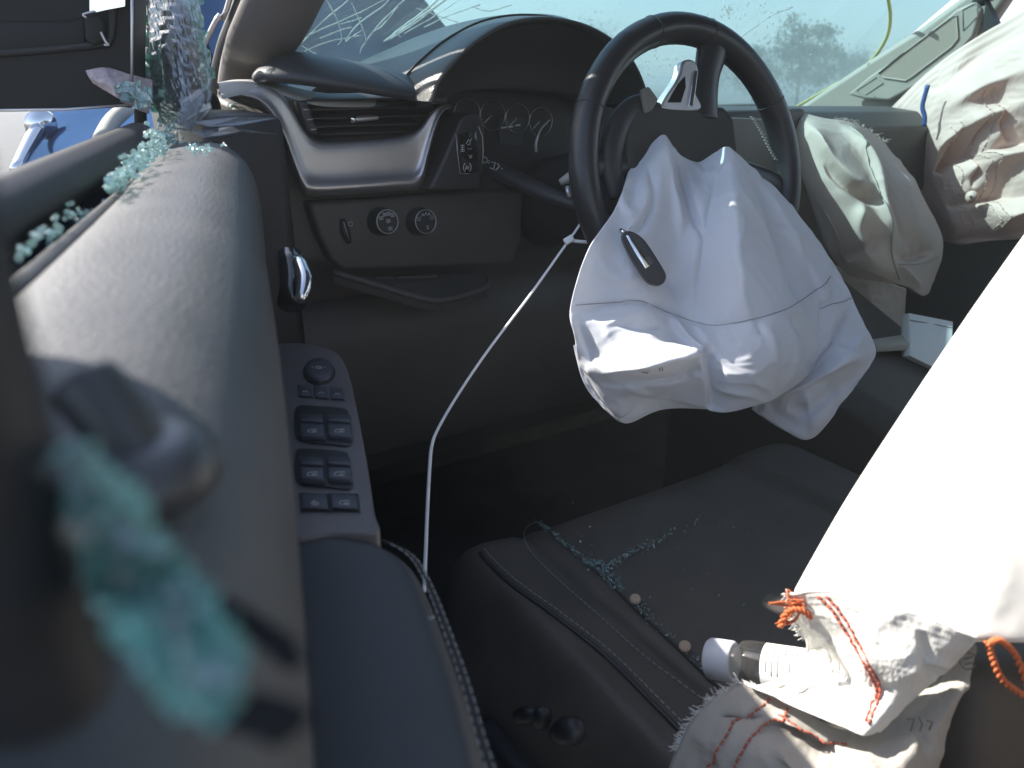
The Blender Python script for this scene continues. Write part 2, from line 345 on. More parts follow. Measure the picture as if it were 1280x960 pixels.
# floor, sill, firewall
MB().box((0, -.5, .33), (1.66, 3.0, .06)).build('floor', M_carpet, body, False)
MB().box((-.84, -.4, .42), (.12, 1.7, .22)).build('sill', M_matte, body, True, bevel=.02)
MB().box((0, .98, .75), (1.62, .06, .94)).build('firewall', M_carpet, body, False)
MB().box((-.86, .72, .72), (.07, .5, .9)).build('kick_panel', M_matte, body, True, bevel=.01)
# front fender beside and ahead of the door, buckled hood seen through the glass
rows = []
for Y, z, xo in [(.74, 1.215, -1.0), (1.0, 1.22, -1.03), (1.5, 1.235, -1.06), (2.1, 1.23, -1.07), (2.8, 1.15, -1.02), (3.0, 1.0, -.96)]:
    rows.append([(-.62, Y, z + .02), (-.78, Y, z + .015), (-.88, Y, z), (xo + .02, Y, z - .04), (xo - .01, Y, z - .12), (xo - .02, Y, z - .35), (xo + .02, Y, z - .7)])
fen = MB().grid(surf(rows, 30, 20)).build('fender', M_paint, body, sub=1)
rows = []
for Y, zz in [(.98, 1.17), (1.15, 1.26), (1.4, 1.42), (1.6, 1.5), (1.8, 1.44), (2.2, 1.28), (2.7, 1.12)]:
    r = []
    for X in np.linspace(-.72, .74, 12):
        k = 1 / (1 + math.exp((X - .02) / .06)); r.append((X, Y, 1.1 + (zz - 1.1) * 1.25 * (.1 + .9 * k) + .02 * math.sin(X * 17 + Y * 5)))
    rows.append(r)
MB().grid(surf(rows, 40, 50)).build('hood', M_paint, body)
MB().tube(curve([atX(22, 214, -.97) if False else atD(20, 214, 1.5), atD(34, 186, 1.55), atD(50, 158, 1.6)], 8), [.012, .014, .017], 10).build('chrome_strip', M_chrome, body)
MB().tube([atD(51, 156, 1.585), atD(52, 154, 1.62)], .03, 20).build('marker_lamp', M_chrome, body)
MB().tube(curve([atD(126, 176, 1.3), atD(140, 152, 1.35), atD(158, 136, 1.4)], 8), .014, 8).build('fender_edge', M_beige, body)
# ---- windshield
ws = thing('windshield', 'cracked teal tinted windshield dusty behind the steering wheel', 'windshield', (0, 1.0, 1.2))
def wsp(u, v): return np.array([(.75 if u < 0 else .88) * u * (1 - .06 * v), (1.04 - .16 * u * u) * (1 - v) + (.26 - .1 * u * u) * v, 1.19 + .55 * v + .05 * v * (1 - v)])
P = np.array([[wsp(u, v) for u in np.linspace(-1, 1, 25)] for v in np.linspace(0, 1, 17)])
pane = MB().grid(P).build('pane', M_wind, ws)
def on_ws(x, y):
    d = ray(x, y); t0, t1 = .5, 5.
    def sgn(t):
        p = CAM + d * t; v = (p[2] - 1.19) / .57; v = max(0, min(1, v)); u = p[0] / ((.75 if p[0] < 0 else .88) * (1 - .06 * v)); return p[1] - wsp(u, v)[1]
    for _ in range(50):
        tm = (t0 + t1) / 2
        if sgn(tm) < 0: t0 = tm
        else: t1 = tm
    return CAM + d * (t0 - .004)
cracks = [[(356, 70), (385, 45), (440, 20), (490, -5)], [(378, 58), (392, 66), (402, 74)], [(408, 0), (422, 25), (427, 48), (422, 56)], [(440, 4), (455, 40), (458, 52)],
          [(432, 50), (448, 30), (478, 8), (492, -8)], [(452, 60), (464, 42), (490, 14), (512, -6)], [(480, 52), (500, 36), (530, 14), (556, -8)], [(488, 49), (520, 28), (560, -2)],
          [(505, 42), (540, 22), (580, -4)], [(530, 34), (560, 20), (600, 6)], [(400, 48), (425, 38), (440, 34)], [(494, 40), (498, 44), (501, 46)], [(458, 52), (452, 60), (450, 66)],
          [(912, 58), (940, 36), (968, 18), (991, 9)], [(590, 8), (610, 14), (640, 6)], [(520, 10), (560, 24), (572, 28)],
          [(484, 50), (510, 32), (545, 8), (566, -8)], [(372, 60), (400, 30), (430, 5), (440, -6)], [(380, 64), (410, 52), (430, 48), (452, 44)], [(432, 52), (440, 46), (452, 38)], [(426, 30), (440, 26), (452, 22)], [(466, 40), (480, 30), (500, 4)]]
for k, c in enumerate(cracks):
    pts = [on_ws(x + random.uniform(-.3, .3), y + random.uniform(-.3, .3)) for x, y in curve([(*q,) for q in c], 12)]
    MB().tube(pts, [(.0019 if k in (6, 13, 16) else .0010) * random.uniform(.5, 1.2) for _ in pts], 5).build('crack', M_crackm, ws)
MB().tube([on_ws(x, y) for x, y in curve([(1108, -14), (1113, 22), (1106, 52), (1082, 82), (1040, 108), (1000, 131), (985, 140)], 24)], .0042, 6).build('yellow_sealant', mat('yellow_sealant', (.62, .6, .25), .6, trans=.3), ws)
sp = MB()
for k in range(150):
    x, y = random.choice([(random.gauss(955, 18), random.gauss(20, 14)), (random.gauss(815, 16), random.gauss(90, 18)), (random.uniform(600, 1100), random.uniform(0, 110)), (random.gauss(910, 6), random.gauss(12, 6))])
    if y < 4 or x > 1090: continue
    p = on_ws(x, y); sp.box(p, (random.uniform(.001, .005), .001, random.uniform(.001, .006)))
tag(sp.build('dirt_speck', M_crackm, ws, False), kind='stuff')
# ---- small tag seen outside through the left of the windshield
o = MB().tube([atD(440, 6, 2.6), atD(462, 4, 2.6)], [.02, .026], 12).build('orange_lamp', mat('orange_plastic', (.7, .22, .12), .4), None, sub=1)
o.name = 'marker_light'; tag(o, 'small orange-pink blur outside behind the cracked glass above the left dash', 'light')
# ---- trees beyond the yard
def tree(px, py_top, py_base, dist, wpx, label, seed):
    r = random.Random(seed); base = CAM + unit(np.array([ray(px, 92)[0], ray(px, 92)[1], 0])) * dist; base[2] = 0
    top = 1.3 + (92 - py_top) / 1035 * dist * 1.02; H = max(top, 2.5); W = wpx / 1035 * dist / 2
    t = thing('tree', label, 'tree', base, 'trees beyond the windshield')
    mb = MB(); mb.tube([base, base + (0, 0, H * .5), base + (r.uniform(-.2, .2), 0, H * .9)], [H * .022, H * .015, H * .005], 8)
    for k in range(9):
        a = r.uniform(0, 6.28); z = H * r.uniform(.35, .8); e = np.array([math.cos(a) * W * .7, math.sin(a) * W * .7, H * .12])
        mb.tube([base + (0, 0, z), base + (0, 0, z) + e], [H * .008, H * .003], 5)
    mb.build('trunk', mat('bark', (.09, .07, .05), .9), t)
    mb = MB(); cl = [(r.gauss(0, .4) * W, r.gauss(0, .4) * W, H * (.2 + .75 * r.random())) for _ in range(34)]
    for c in cl:
        s = W * r.uniform(.22, .42) * (1.15 - .5 * (c[2] / H))
        for k in range(110):
            q = base + np.array(c) + np.array([r.gauss(0, 1), r.gauss(0, 1), r.gauss(0, .7)]) * s * .6
            a = unit([r.gauss(0, 1) for _ in range(3)]); b = unit(np.cross(a, [r.gauss(0, 1) for _ in range(3)])); L = H * .022
            mb.add([q - a * L, q - b * L * .6, q + a * L, q + b * L * .6], [(0, 1, 2, 3)])
    mb.build('crown', mat('foliage', (.07, .1, .045), .7, trans=.3, var=.4, vscale=.6), t, False)
tree(1000, 30, 130, 38, 84, 'tallest tree seen through the windshield left of the right pillar', 1)
tree(944, 62, 130, 42, 66, 'low tree just right of the steering wheel rim behind the windshield', 2)
tree(1052, 66, 130, 46, 76, 'low tree beside the yellow strip on the windshield', 3)
tree(898, 80, 130, 55, 70, 'small far tree right behind the steering wheel rim', 4)
tree(700, 40, 130, 60, 190, 'broad tree whose top shows above the instrument hood', 5)
tree(1090, 84, 130, 60, 70, 'far tree at the foot of the right pillar', 6)
# ================================================================== PASSENGER SIDE
pd = thing('passenger_door', 'grey passenger door panel below the pink curtain airbag', 'door', (.82, -.2, .5))
MB().box((.83, -.05, .88), (.06, 1.5, .72)).build('panel', M_greydash, pd, True, bevel=.02)
MB().box((.765, -.15, .98), (.09, .8, .06)).build('armrest', M_panel, pd, True, bevel=.02)
ps = thing('passenger_seat', 'dark passenger seat far right behind the white airbag', 'seat', (.42, -.35, .4))
MB().box((.42, -.32, .73), (.5, .5, .16)).build('cushion', M_seat, ps, True, bevel=.05, seg=4)
MB().box((.42, -.62, 1.05), (.5, .14, .62), np.array([EX, [0, .96, .28], [0, -.28, .96]])).build('backrest', M_seat, ps, True, bevel=.06, seg=4)
# ================================================================== DASHBOARD
dash = thing('dashboard', 'black dashboard with instrument hood, silver framed vent and light dials', 'dashboard', (-.4, .5, .6))
rings = []
for X in np.linspace(-.87, .8, 20):
    zt = 1.272 - .035 * (X + .87) / 1.67
    if X > -.1: zt -= .012
    prof = [(.98, zt - .10), (.8, zt - .03), (.55, zt), (.45, zt - .008), (.405, zt - .04), (.4, zt - .1), (.4, 1.06), (.43, 1.02), (.47, .92), (.5, .78), (.56, .62), (.95, .6)]
    rings.append([(X, y, z) for y, z in prof])
MB().loft(rings).build('dash_body', M_panel, dash, True, bevel=.006, angle=35)
# instrument hood: outer shell, rolled lip, inner throat
A = curve([atY(x, y, .27) for x, y in [(540, 128), (548, 104), (566, 80), (598, 50), (640, 27), (690, 21), (740, 32), (778, 56), (800, 85), (815, 125)]], 40)
Bq = curve([atY(x, y, .62) for x, y in [(425, 92), (445, 78), (474, 64), (520, 44), (575, 27), (640, 17), (705, 20), (762, 52), (795, 84), (805, 115)]], 40)
cen = np.array([A[:, 0].mean(), .27, 1.2])
def toward(Rg, f, dy, dz=0): Q = cen + (Rg - cen) * np.array([f, 1, f]); Q[:, 1] += dy; Q[:, 2] += dz; return Q
Cq = Bq.copy(); Cq[:, 1] = .93; Cq[:, 2] = 1.2 + (Cq[:, 2] - 1.2) * .25
shell = [toward(A, .80, .125), toward(A, .93, .03), toward(A, .965, .006), A, toward(A, 1.012, .012), toward(A, 1.02, .05)]
blend = lambda f: toward(A, 1.02, .05) * (1 - f) + Bq * f
shell += [blend(.3), blend(.6), blend(.85), Bq, Bq * .6 + Cq * .4 + (0, 0, .012), Cq]
hood = MB().grid(np.array(shell)).build('instrument_hood', M_hood, dash, sub=1)
vis_lo = curve([atY(x, y, .345) for x, y in [(556, 128), (572, 118), (596, 113), (630, 112), (662, 114), (692, 118), (722, 123), (752, 128), (780, 133), (806, 138)]], 40); vis_hi = toward(A, .955, .012)
vr = [vis_hi * (1 - f) + vis_lo * f + np.array([0, .016 * math.sin(f * math.pi), 0]) for f in np.linspace(0, 1, 8)] + [vis_lo + np.array([0, .03, -.003])]
MB().grid(np.array(vr)).build('hood_visor', mat('visor_vinyl', (.036, .036, .036), .7, bump=.4, bscale=520, kind='voronoi', var=.15), dash, sub=1)
seam = blend(.17)[2:30]; MB().tube(seam + np.array([0, -.001, .0012]), .0016, 6).build('hood_seam', M_matte, hood)
# rolled pad over the vent
pp = curve([atY(x, y, yy) for x, y, yy in [(338, 88, .42), (362, 84, .39), (410, 90, .37), (470, 100, .36), (520, 111, .36), (548, 117, .37)]], 26)
MB().tube(pp, [.004, .009, .0125, .014, .0148, .015, .015, .015, .015, .015, .015, .0148, .0145, .0142, .014, .0138, .0135, .013, .0128, .0125, .012, .0115, .0108, .010, .008, .004], 16, flat=3.6, up=(0, 1, 0)).build('vent_pad', M_pad, dash, sub=1)
# pale end piece lit at the door end
q = [(272, 100), (300, 95), (345, 104), (400, 116), (470, 124), (400, 130), (378, 124), (340, 108), (310, 110), (280, 120)]
ec = [atY(x, y, .385) for x, y in q]
zt = 1.277
e_lo = curve([atY(x, y, .372) for x, y in [(276, 118), (300, 112), (338, 109), (372, 119), (405, 127), (470, 128)]], 20); e_hi = curve([atY(x, y, .43) for x, y in [(272, 100), (300, 96), (340, 100), (372, 108), (410, 114), (470, 118)]], 20)
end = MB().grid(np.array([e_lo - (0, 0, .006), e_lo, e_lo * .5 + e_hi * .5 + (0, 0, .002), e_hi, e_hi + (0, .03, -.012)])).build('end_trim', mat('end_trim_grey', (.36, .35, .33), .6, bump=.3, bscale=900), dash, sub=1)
MB().prism([atY(x, y, .383) for x, y in [(276, 116), (292, 112), (330, 110), (352, 132), (366, 170), (372, 205), (352, 165), (335, 140), (300, 128)]], (0, .03, 0)).build('end_cap', M_panel, dash, True, bevel=.004)
# silver U-shaped frame
YS = .36
inn = curve([(318, 110), (334, 109), (352, 118), (366, 137), (380, 161), (393, 174), (412, 177), (470, 174), (510, 168), (526, 158), (537, 142), (548, 132), (564, 129)], 70)
out_ = curve([(300, 120), (322, 127), (340, 146), (355, 176), (366, 208), (378, 238), (392, 246), (450, 243), (500, 239), (526, 235), (536, 196), (545, 160), (553, 141), (564, 134)], 70)
# matching points along the two edges
def resamp(C, keys):
    idx = [int(np.argmin(np.linalg.norm(C - np.array(k), axis=1))) for k in keys]; o = []
    for a, b in zip(idx, idx[1:]): o += list(cr(C[a:b + 1], 15))[:-1]
    return np.array(o + [C[idx[-1]]])
Ki = [(318, 110), (366, 137), (393, 174), (510, 168), (537, 142), (564, 129)]; Ko = [(300, 120), (355, 176), (382, 243), (526, 235), (545, 160), (564, 134)]
Ai, Ao = resamp(inn, Ki), resamp(out_, Ko); rows = []
for f, yy in [(0, .385), (0, .366), (.05, .359), (.25, .3575), (.5, .3565), (.66, .355), (.72, .351), (.80, .3435), (.9, .345), (.97, .352), (1, .362), (1, .39)]:
    rows.append([atY(*(a * (1 - f) + b * f), yy) for a, b in zip(Ai, Ao)])
fr = MB().grid(np.array(rows)).build('vent_frame', M_silver, dash, sub=1)
# vent: cavity, five slats, tab, thumb wheel
cav = [(366, 126), (545, 120), (540, 146), (520, 166), (400, 174), (380, 160)]
MB().prism([atY(x, y, .398) for x, y in cav], (0, .02, 0)).build('vent_cavity', mat('vent_dark', (.006, .006, .006), .8), dash, False)
for y in (126, 137, 148, 158.5, 168):
    x0 = 372 + (y - 126) * .7; x1 = 543 - max(0, y - 140) * 1.0
    a, b = atY(x0, y + .6, .372), atY(x1, y - 3.5, .372)
    MB().prism([a + (0, 0, .0012), b + (0, 0, .0012), b + (0, .03, .008), a + (0, .03, .008)], (0, 0, -.0022)).build('slat', M_black, dash, True, bevel=.0008)
a = atY(440, 149, .366); b = atY(472, 147, .366)
tab = MB().tube(curve([a, a * .7 + b * .3, b * .7 + a * .3, b], 8), [.0035, .005, .0045, .0035], 10, flat=.8).build('vent_tab', M_silver, dash)
MB().tube([a + (-.003, -.002, 0), a + (.004, -.003, 0)], .0052, 12).build('tab_end', M_chrome, tab)
tw = thing if False else None
wl = [atY(x, y, .36) for x, y in [(372, 126), (384, 126), (398, 168), (386, 166)]]
thumb = MB().prism(wl, (0, .02, 0)).build('vent_wheel', M_black, dash, True, bevel=.002)
for k in range(6):
    x = 377 + k * 2.4; y = 131 + k * 6.2
    MB().tube([atY(x, y, .3585), atY(x + 7, y - .6, .3585)], .0009, 5).build('rib', M_silver if k % 2 else M_panel, thumb)
# lower panel with dials
lp_ = [(386, 254), (470, 249), (545, 243), (600, 238), (655, 240), (652, 300), (640, 330), (540, 334), (430, 338), (414, 325), (398, 292)]
low = MB().prism([atY(x, y, .372) for x, y in lp_], (0, .04, 0)).build('switch_panel', M_panel, dash, True, bevel=.006, seg=3)
def dial(cx, cy, rpx, name, marks):
    c = atY(cx, cy, .35); r = rpx * (np.dot(c - CAM, Fv)) / FPX
    ax = unit((.05, -1, .12)); e1 = unit(np.cross(ax, EZ)); e1 = -e1 if e1[0] < 0 else e1; e2 = np.cross(e1, ax); e2 = -e2 if e2[2] < 0 else e2
    ring = lambda d, rr, k=36: [c - ax * d + (e1 * math.cos(t) + e2 * math.sin(t)) * rr for t in np.linspace(0, 6.2832, k, endpoint=False)]
    d = MB().loft([ring(.03, r * 1.25), ring(.012, r * 1.2), ring(.002, r * 1.06), ring(-.001, r * .9), ring(-.001, r * .1)]).build(name, M_gloss if False else M_black, dash, True, angle=40)
    MB().tube([p for p in ring(-.001, r, 40)] + ring(-.001, r, 40)[:2], .0008, 6, up=ax, caps=False).build('chrome_ring', M_silver, d)
    for st, ox, oy in marks: icon('symbol', st, c + ax * .0014 + e1 * ox * r + e2 * oy * r, e1, e2, ax, r * .15, d, r=.00042)
    return d
lampi = [circ(0, 0, 1, 90, 270, 8) + [(0, -1), (0, 1)], [(.4, .7), (1.5, .7)], [(.4, 0), (1.5, 0)], [(.4, -.7), (1.5, -.7)]]
dial(484, 277, 14.5, 'headlight_dial', [(lampi, -.6, .35), (lampi, -.25, .62), (lampi, .15, .66), (lampi, .5, .5), (lampi, .05, .05), (lampi, .15, -.6)])
sq = [[(-1, -.8), (-1, .8), (.6, .8), (.6, -.8), (-1, -.8)]]; tA = [[(-.8, -.8), (0, .9), (.8, -.8)], [(-.4, -.1), (.4, -.1)]]; x4 = [[(-.9, .8), (.9, .8)], [(-.9, -.8), (.9, -.8)], [(0, -.8), (0, .8)]]
dial(532, 277, 14.5, 'drive_mode_dial', [(sq, -.62, .3), (tA, -.25, .6), (tA, .05, .66), (tA, .35, .6), (sq, .62, .3), (x4, .1, -.5)])
c = atY(432, 289, .371); sl_ = MB().tube([atY(428, 274, .371), atY(431, 288, .367), atY(436, 303, .371)], [.004, .007, .004], 10).build('dimmer_wheel', M_black, dash)
MB().tube([atY(429.5, 277, .363), atY(433, 289, .3595), atY(437, 301, .364)], .0007, 5).build('dimmer_mark', M_silver, sl_)
icon('symbol', [circ(0, 0, 1, 0, 360, 10)], atY(438, 280, .37), EX, EZ, -EY, .003, low)
# black triangular pod with lane switches
pod = MB().prism([atY(x, y, .335) for x, y in curve([(536, 238), (552, 205), (568, 168), (576, 150), (586, 142), (598, 144), (605, 156), (606, 190), (602, 238)], 30)], (0, .05, 0)).build('switch_pod', M_black, dash, True, bevel=.004, seg=3, angle=50)
pl = MB().prism([atY(x, y, .3345) for x, y in [(570, 168), (595, 163), (598, 214), (575, 218)]], (0, -.0015, 0)).build('switch_pad', M_gloss, pod, True, bevel=.0008)
pr = [atY(x, y, .3325) for x, y in [(570, 168), (572, 192), (575, 217), (586, 217)]]; MB().tube(pr, .0007, 5).build('pad_edge', M_silver, pod)
for st, x, y, s in [([[(-1, -.6), (0, .8), (.4, -.4), (1, 1)], [(-.6, -1), (.6, -.7)]], 586, 177, .0042), ([[(-.8, 1), (.8, 1)], [(-.8, .2), (.8, .2)], [(0, 1), (0, -1)], [(-.8, -.6), (.8, -.6)], [(-.8, -1.2), (.8, -1.2)]], 578, 185, .0036), ([[(-.8, .5), (0, -.5), (.8, .5)], [(-.5, -.8), (.5, -.8)]], 588, 195, .003), ([circ(0, 0, 1.5, 120, 240, 7), circ(0, 0, 1.5, -60, 60, 7), [(-.7, -.5), (-.2, .5), (.7, .5), (.4, -.6), (-.7, -.5)], [(-.3, 0), (.4, 0)]], 584, 209, .0042), ([[(-1, 0), (-.3, 0)], [(.3, 0), (1, 0)]], 587, 186, .003)]:
    icon('symbol', st, atY(x, y, .3325), EX, EZ, -EY, s, pod, r=.00055)
MB().tube([atY(x, y, .33) for x, y in [(598, 158), (603, 170), (604, 190), (603, 205)]], .0007, 5).build('pod_edge', M_silver, pod)
# instruments
clus = MB().prism([atY(x, y, .393) for x, y in [(552, 125), (575, 85), (640, 55), (720, 55), (780, 100), (800, 200), (760, 250), (640, 240), (606, 215)]], (0, .012, 0)).build('cluster_face', mat('cluster_black', (.012, .012, .013), .5), dash, False)
for cx, cy, r in [(584, 142, .021), (616, 144, .021), (647, 148, .021), (676, 152, .021)]:
    c = atY(cx, cy, .386); rg = [c + np.array([math.cos(t), 0, math.sin(t)]) * r for t in np.linspace(0, 6.283, 40)]
    gz = MB().tube(rg, .0011, 6, up=EY, caps=False).build('gauge_ring', mat('dim_ring', (.22, .22, .22), .25, metal=1.), dash)
    mk = MB()
    for a in np.linspace(200, -20, 9):
        d = np.array([math.cos(R_(a)), 0, math.sin(R_(a))]); mk.tube([c + d * r * .72 + (0, .004, 0), c + d * r * .88 + (0, .004, 0)], .0006, 4)
    mk.build('scale_mark', M_panel, gz)
    MB().tube([c + (0, .003, 0), c + np.array([-.6, 0, -.5]) * r + (0, .003, 0)], .0008, 5).build('needle', M_silver, gz)
dsp = MB().prism([atY(x, y, .391) for x, y in [(622, 148), (655, 146), (652, 182), (624, 180)]], (0, -.001, 0)).build('display', M_black, dash, False)
MB().tube([atY(626, 160, .388), atY(641, 158, .388)], .0012, 5).build('display_bar', M_icon, dsp); MB().tube([atY(644, 157, .388), atY(650, 156, .388)], .0014, 5).build('display_bar', M_icon, dsp)
MB().tube([atY(x, y, .38) for x, y in curve([(687, 150), (676, 162), (670, 178), (670, 190)], 10)], [.0012] * 5 + [.0022] * 5, 5).build('trim_line', M_silver, dash)
# pocket below the dials
rim = [atY(x, y, yy) for x, y, yy in [(416, 340, .372), (470, 356, .35), (520, 371, .33), (548, 376, .325), (585, 368, .34), (608, 358, .36), (612, 348, .372)]]
MB().tube(curve(rim, 24), .0045, 8).build('pocket_rim', M_panel, dash)
bot = rim + [atY(605, 338, .39), atY(440, 342, .39)]
MB().prism([p - (0, 0, .004) for p in bot], (0, 0, -.012)).build('pocket_shelf', M_matte, dash, False)
for x0, x1, y0, y1 in [(498, 548, 346, 364), (470, 492, 348, 360)]:
    MB().prism([atY(x, y, .378) for x, y in [(x0, y0), (x1, y0 - 2), (x1, y1 - 2), (x0, y1)]], (0, .01, 0)).build('pocket_part', M_panel, dash, True, bevel=.002)
# knee bolster and column shroud
MB().loft([[(X, y, z) for y, z in [(.425, .985), (.40, .94), (.41, .83), (.46, .7), (.5, .7), (.49, 1.0)]] for X in np.linspace(-.84, -.16, 10)]).build('knee_bolster', M_panel, dash, True, bevel=.015, seg=3)
MB().tube(curve([(-.395, .16, 1.155), (-.395, .28, 1.14), (-.395, .42, 1.1)], 6), [.05, .062, .07], 16).build('column_shroud', M_black, dash)
st_ = MB().tube([atD(x, y, t) for x, y, t in curve([(604, 206, 1.12), (640, 222, 1.09), (690, 246, 1.05), (735, 262, 1.02)], 12)], [.007, .010, .0115, .012, .0125, .0125, .0125, .012, .011, .010, .010, .010], 12).build('turn_stalk', M_black, dash)
icon('symbol', [[(-1, .3), (-.5, .5), (-.5, -.4), (-1, -.4)], [(-.2, .5), (.2, .3), (-.2, -.4)], [(.5, .2), (1, 0), (.6, -.5), (1.1, -.6)]], atD(622, 210, 1.085), unit((.9, -.2, -.45)), unit((.3, 0, .9)), -Fv, .011, st_, r=.0007)
icon('symbol', [circ(0, 0, 1, 0, 360, 8), [(1.2, .4), (2, .4)], [(1.2, -.4), (2, -.4)]], atD(606, 200, 1.1), unit((.9, -.2, -.45)), unit((.3, 0, .9)), -Fv, .004, st_, r=.0006)
sw = MB().tube([atD(x, y, .98) for x, y in [(700, 228), (712, 222), (728, 218)]], [.004, .007, .008], 10).build('column_highlight', M_beige, dash)  # beige piece puts the column's lit highlight into colour
MB().tube([atD(709, 233, .97), atD(712, 247, .97)], .0035, 8).build('ignition_trim', M_silver, dash)
# centre stack and passenger side
MB().box((.02, .395, 1.08), (.3, .05, .32)).build('centre_stack', M_panel, dash, True, bevel=.01)
MB().prism([atY(x, y, .352) for x, y in [(842, 142), (900, 146), (985, 150), (1000, 180), (1012, 240), (1040, 330), (900, 300), (850, 190)]], (0, .02, 0)).build('glove_panel', M_greydash, dash, True, bevel=.006)
# ---- centre console with loose card
con = thing('centre_console', 'dark brown-grey centre console below the grey passenger airbag', 'console', (.05, -.2, .4))
MB().loft([[(-.10, Y, .4), (-.10, Y, z - .03), (-.07, Y, z), (.2, Y, z), (.23, Y, z - .03), (.23, Y, .4)] for Y, z in [(-.9, .84), (-.4, .84), (-.1, .82), (.1, .86), (.3, .95), (.4, 1.0)]]).build('console_body', mat('console_grey', (.07, .065, .06), .6, bump=.2, bscale=900), con, True, bevel=.008)
MB().prism([atZ(x, y, .875) for x, y in [(1088, 424), (1140, 416), (1142, 430), (1096, 432)]], (0, 0, -.012)).build('console_trim', M_beige, con, True, bevel=.002)
# ================================================================== STEERING WHEEL
TL = R_(16.); WC = atD(868, 214, .965); WN = np.array([0, -math.cos(TL), math.sin(TL)]); WX = EX.copy(); WU = np.array([0, math.sin(TL), math.cos(TL)]); WR = .172
whl = thing('steering_wheel', 'black leather steering wheel turned upside down, silver spoke insert at top', 'steering wheel', WC)
def wp(x, y, lift=0.): return atP(x, y, WC + WN * lift, WN) 
th = np.linspace(0, 2 * math.pi, 73)[:-1]
rg = []
for t in th:
    d = WX * math.cos(t) + WU * math.sin(t); rr = .0178 + .0015 * max(0, -math.cos(2 * t)); c = WC + d * WR
    rg.append([c + (d * math.cos(q) * .95 + WN * math.sin(q) * 1.05) * rr for q in np.linspace(0, 2 * math.pi, 18, endpoint=False)])
mb = MB(); mb.loft(rg + [rg[0]], True, False)
M_rim = mat('rim_leather', (.024, .024, .027), .33, bump=.25, bscale=600, kind='voronoi', var=.2, dist=.0005)
rim = mb.build('rim', M_rim, whl)
for t in (R_(28), R_(152), R_(-28), R_(208), R_(75), R_(105)):
    d = WX * math.cos(t) + WU * math.sin(t); c = WC + d * WR
    rr = .0179 + .0015 * max(0, -math.cos(2 * t)); MB().tube([c + (d * math.cos(q) * .95 + WN * math.sin(q) * 1.05) * rr for q in np.linspace(0, 6.283, 24)], .0007, 5, up=np.cross(d, WN), caps=False).build('rim_seam', M_matte, rim)
stp = [wp(x, y, .017) for x, y in curve([(940, 146), (950, 162), (960, 182), (970, 200)], 16)]
zz = [p + WX * (.003 if i % 2 else -.003) for i, p in enumerate(cr(stp, 30))]
MB().tube(zz, .0008, 5).build('lacing', M_wthread, rim)
def wprism(poly, l0, l1, name, m, parent, bev=.004, n=None, ang=40):
    pts = curve(poly + [poly[0]], n)[:-1] if n else poly
    return MB().prism([wp(x, y) + WN * l0 for x, y in pts], WN * (l1 - l0)).build(name, m, parent, True, bevel=bev, seg=3, angle=ang)
hub = wprism([(782, 140), (800, 122), (830, 132), (868, 136), (900, 134), (912, 150), (918, 200), (900, 262), (850, 290), (800, 270), (782, 220), (776, 170)], -.03, .010, 'hub', M_matte, whl, .008)
def spoke(pts, r, flat, name, m, n=16, lift=0.):
    return MB().tube([wp(x, y) + WN * lift for x, y in curve(pts, 20)], r, n, up=WN, flat=flat).build(name, m, whl, sub=1)
spoke([(880, 152), (880, 122), (884, 90), (894, 46)], [.024, .0215, .02, .026], .55, 'spoke', M_rim)
wprism([(816, 140), (826, 122), (842, 98), (846, 82), (853, 77), (862, 80), (866, 92), (862, 116), (868, 140)], -.006, .010, 'spoke_insert', M_silver, whl, .005, n=40, ang=60)
wprism([(827, 131), (840, 108), (849, 98), (850, 112), (844, 131)], .0095, .0108, 'spoke_insert', M_gloss, whl, .0008)
wprism([(860, 92), (864, 92), (861, 116), (858, 136), (852, 136)], .0095, .0125, 'spoke_insert', M_chrome, whl, .001)
spoke([(812, 132), (792, 136), (772, 160), (763, 205), (772, 250)], [.014, .015, .016, .016, .014], .7, 'spoke', M_black)
spoke([(800, 206), (775, 206), (742, 204)], [.02, .017, .016], .6, 'spoke', M_rim, lift=-.004)
spoke([(908, 212), (950, 222), (994, 240)], [.02, .017, .016], .6, 'spoke', M_rim, lift=-.004)
wprism([(792, 116), (801, 112), (813, 128), (806, 142), (797, 146)], .008, .016, 'spoke_button', M_greydash, whl, .003)
# ================================================================== DRIVER AIRBAG, hung out of the hub
ab = thing('driver_airbag', 'deflated white airbag hanging out of the steering wheel hub', 'airbag', atD(880, 300, .9))
rows = [
 [(786, 214, .90), (800, 196, .915), (829, 168, .915), (846, 192, .935), (872, 203, .945), (893, 192, .935), (908, 183, .92), (930, 198, .93), (944, 212, .935)],
 [(768, 262, .86), (790, 250, .875), (822, 236, .875), (848, 246, .905), (878, 250, .895), (905, 244, .875), (930, 240, .88), (960, 246, .92), (982, 252, .94)],
 [(735, 312, .83), (768, 306, .845), (806, 304, .855), (846, 312, .885), (882, 312, .865), (918, 305, .845), (952, 300, .865), (990, 298, .915), (1018, 292, .945)],
 [(713, 384, .835), (752, 381, .838), (802, 378, .84), (846, 396, .865), (890, 408, .85), (938, 402, .825), (984, 388, .845), (1018, 366, .91), (1042, 344, .94)],
 [(718, 420, .84), (752, 424, .83), (806, 420, .82), (852, 430, .845), (896, 442, .84), (944, 440, .815), (990, 424, .835), (1022, 404, .90), (1040, 390, .93)],
 [(728, 462, .87), (748, 468, .845), (810, 458, .80), (868, 442, .81), (892, 474, .835), (946, 474, .82), (994, 456, .84), (1022, 436, .89), (1036, 420, .92)],
 [(756, 508, .885), (776, 522, .88), (812, 500, .86), (862, 506, .86), (905, 516, .85), (948, 506, .845), (986, 488, .86), (1018, 462, .89), (1034, 440, .91)]]
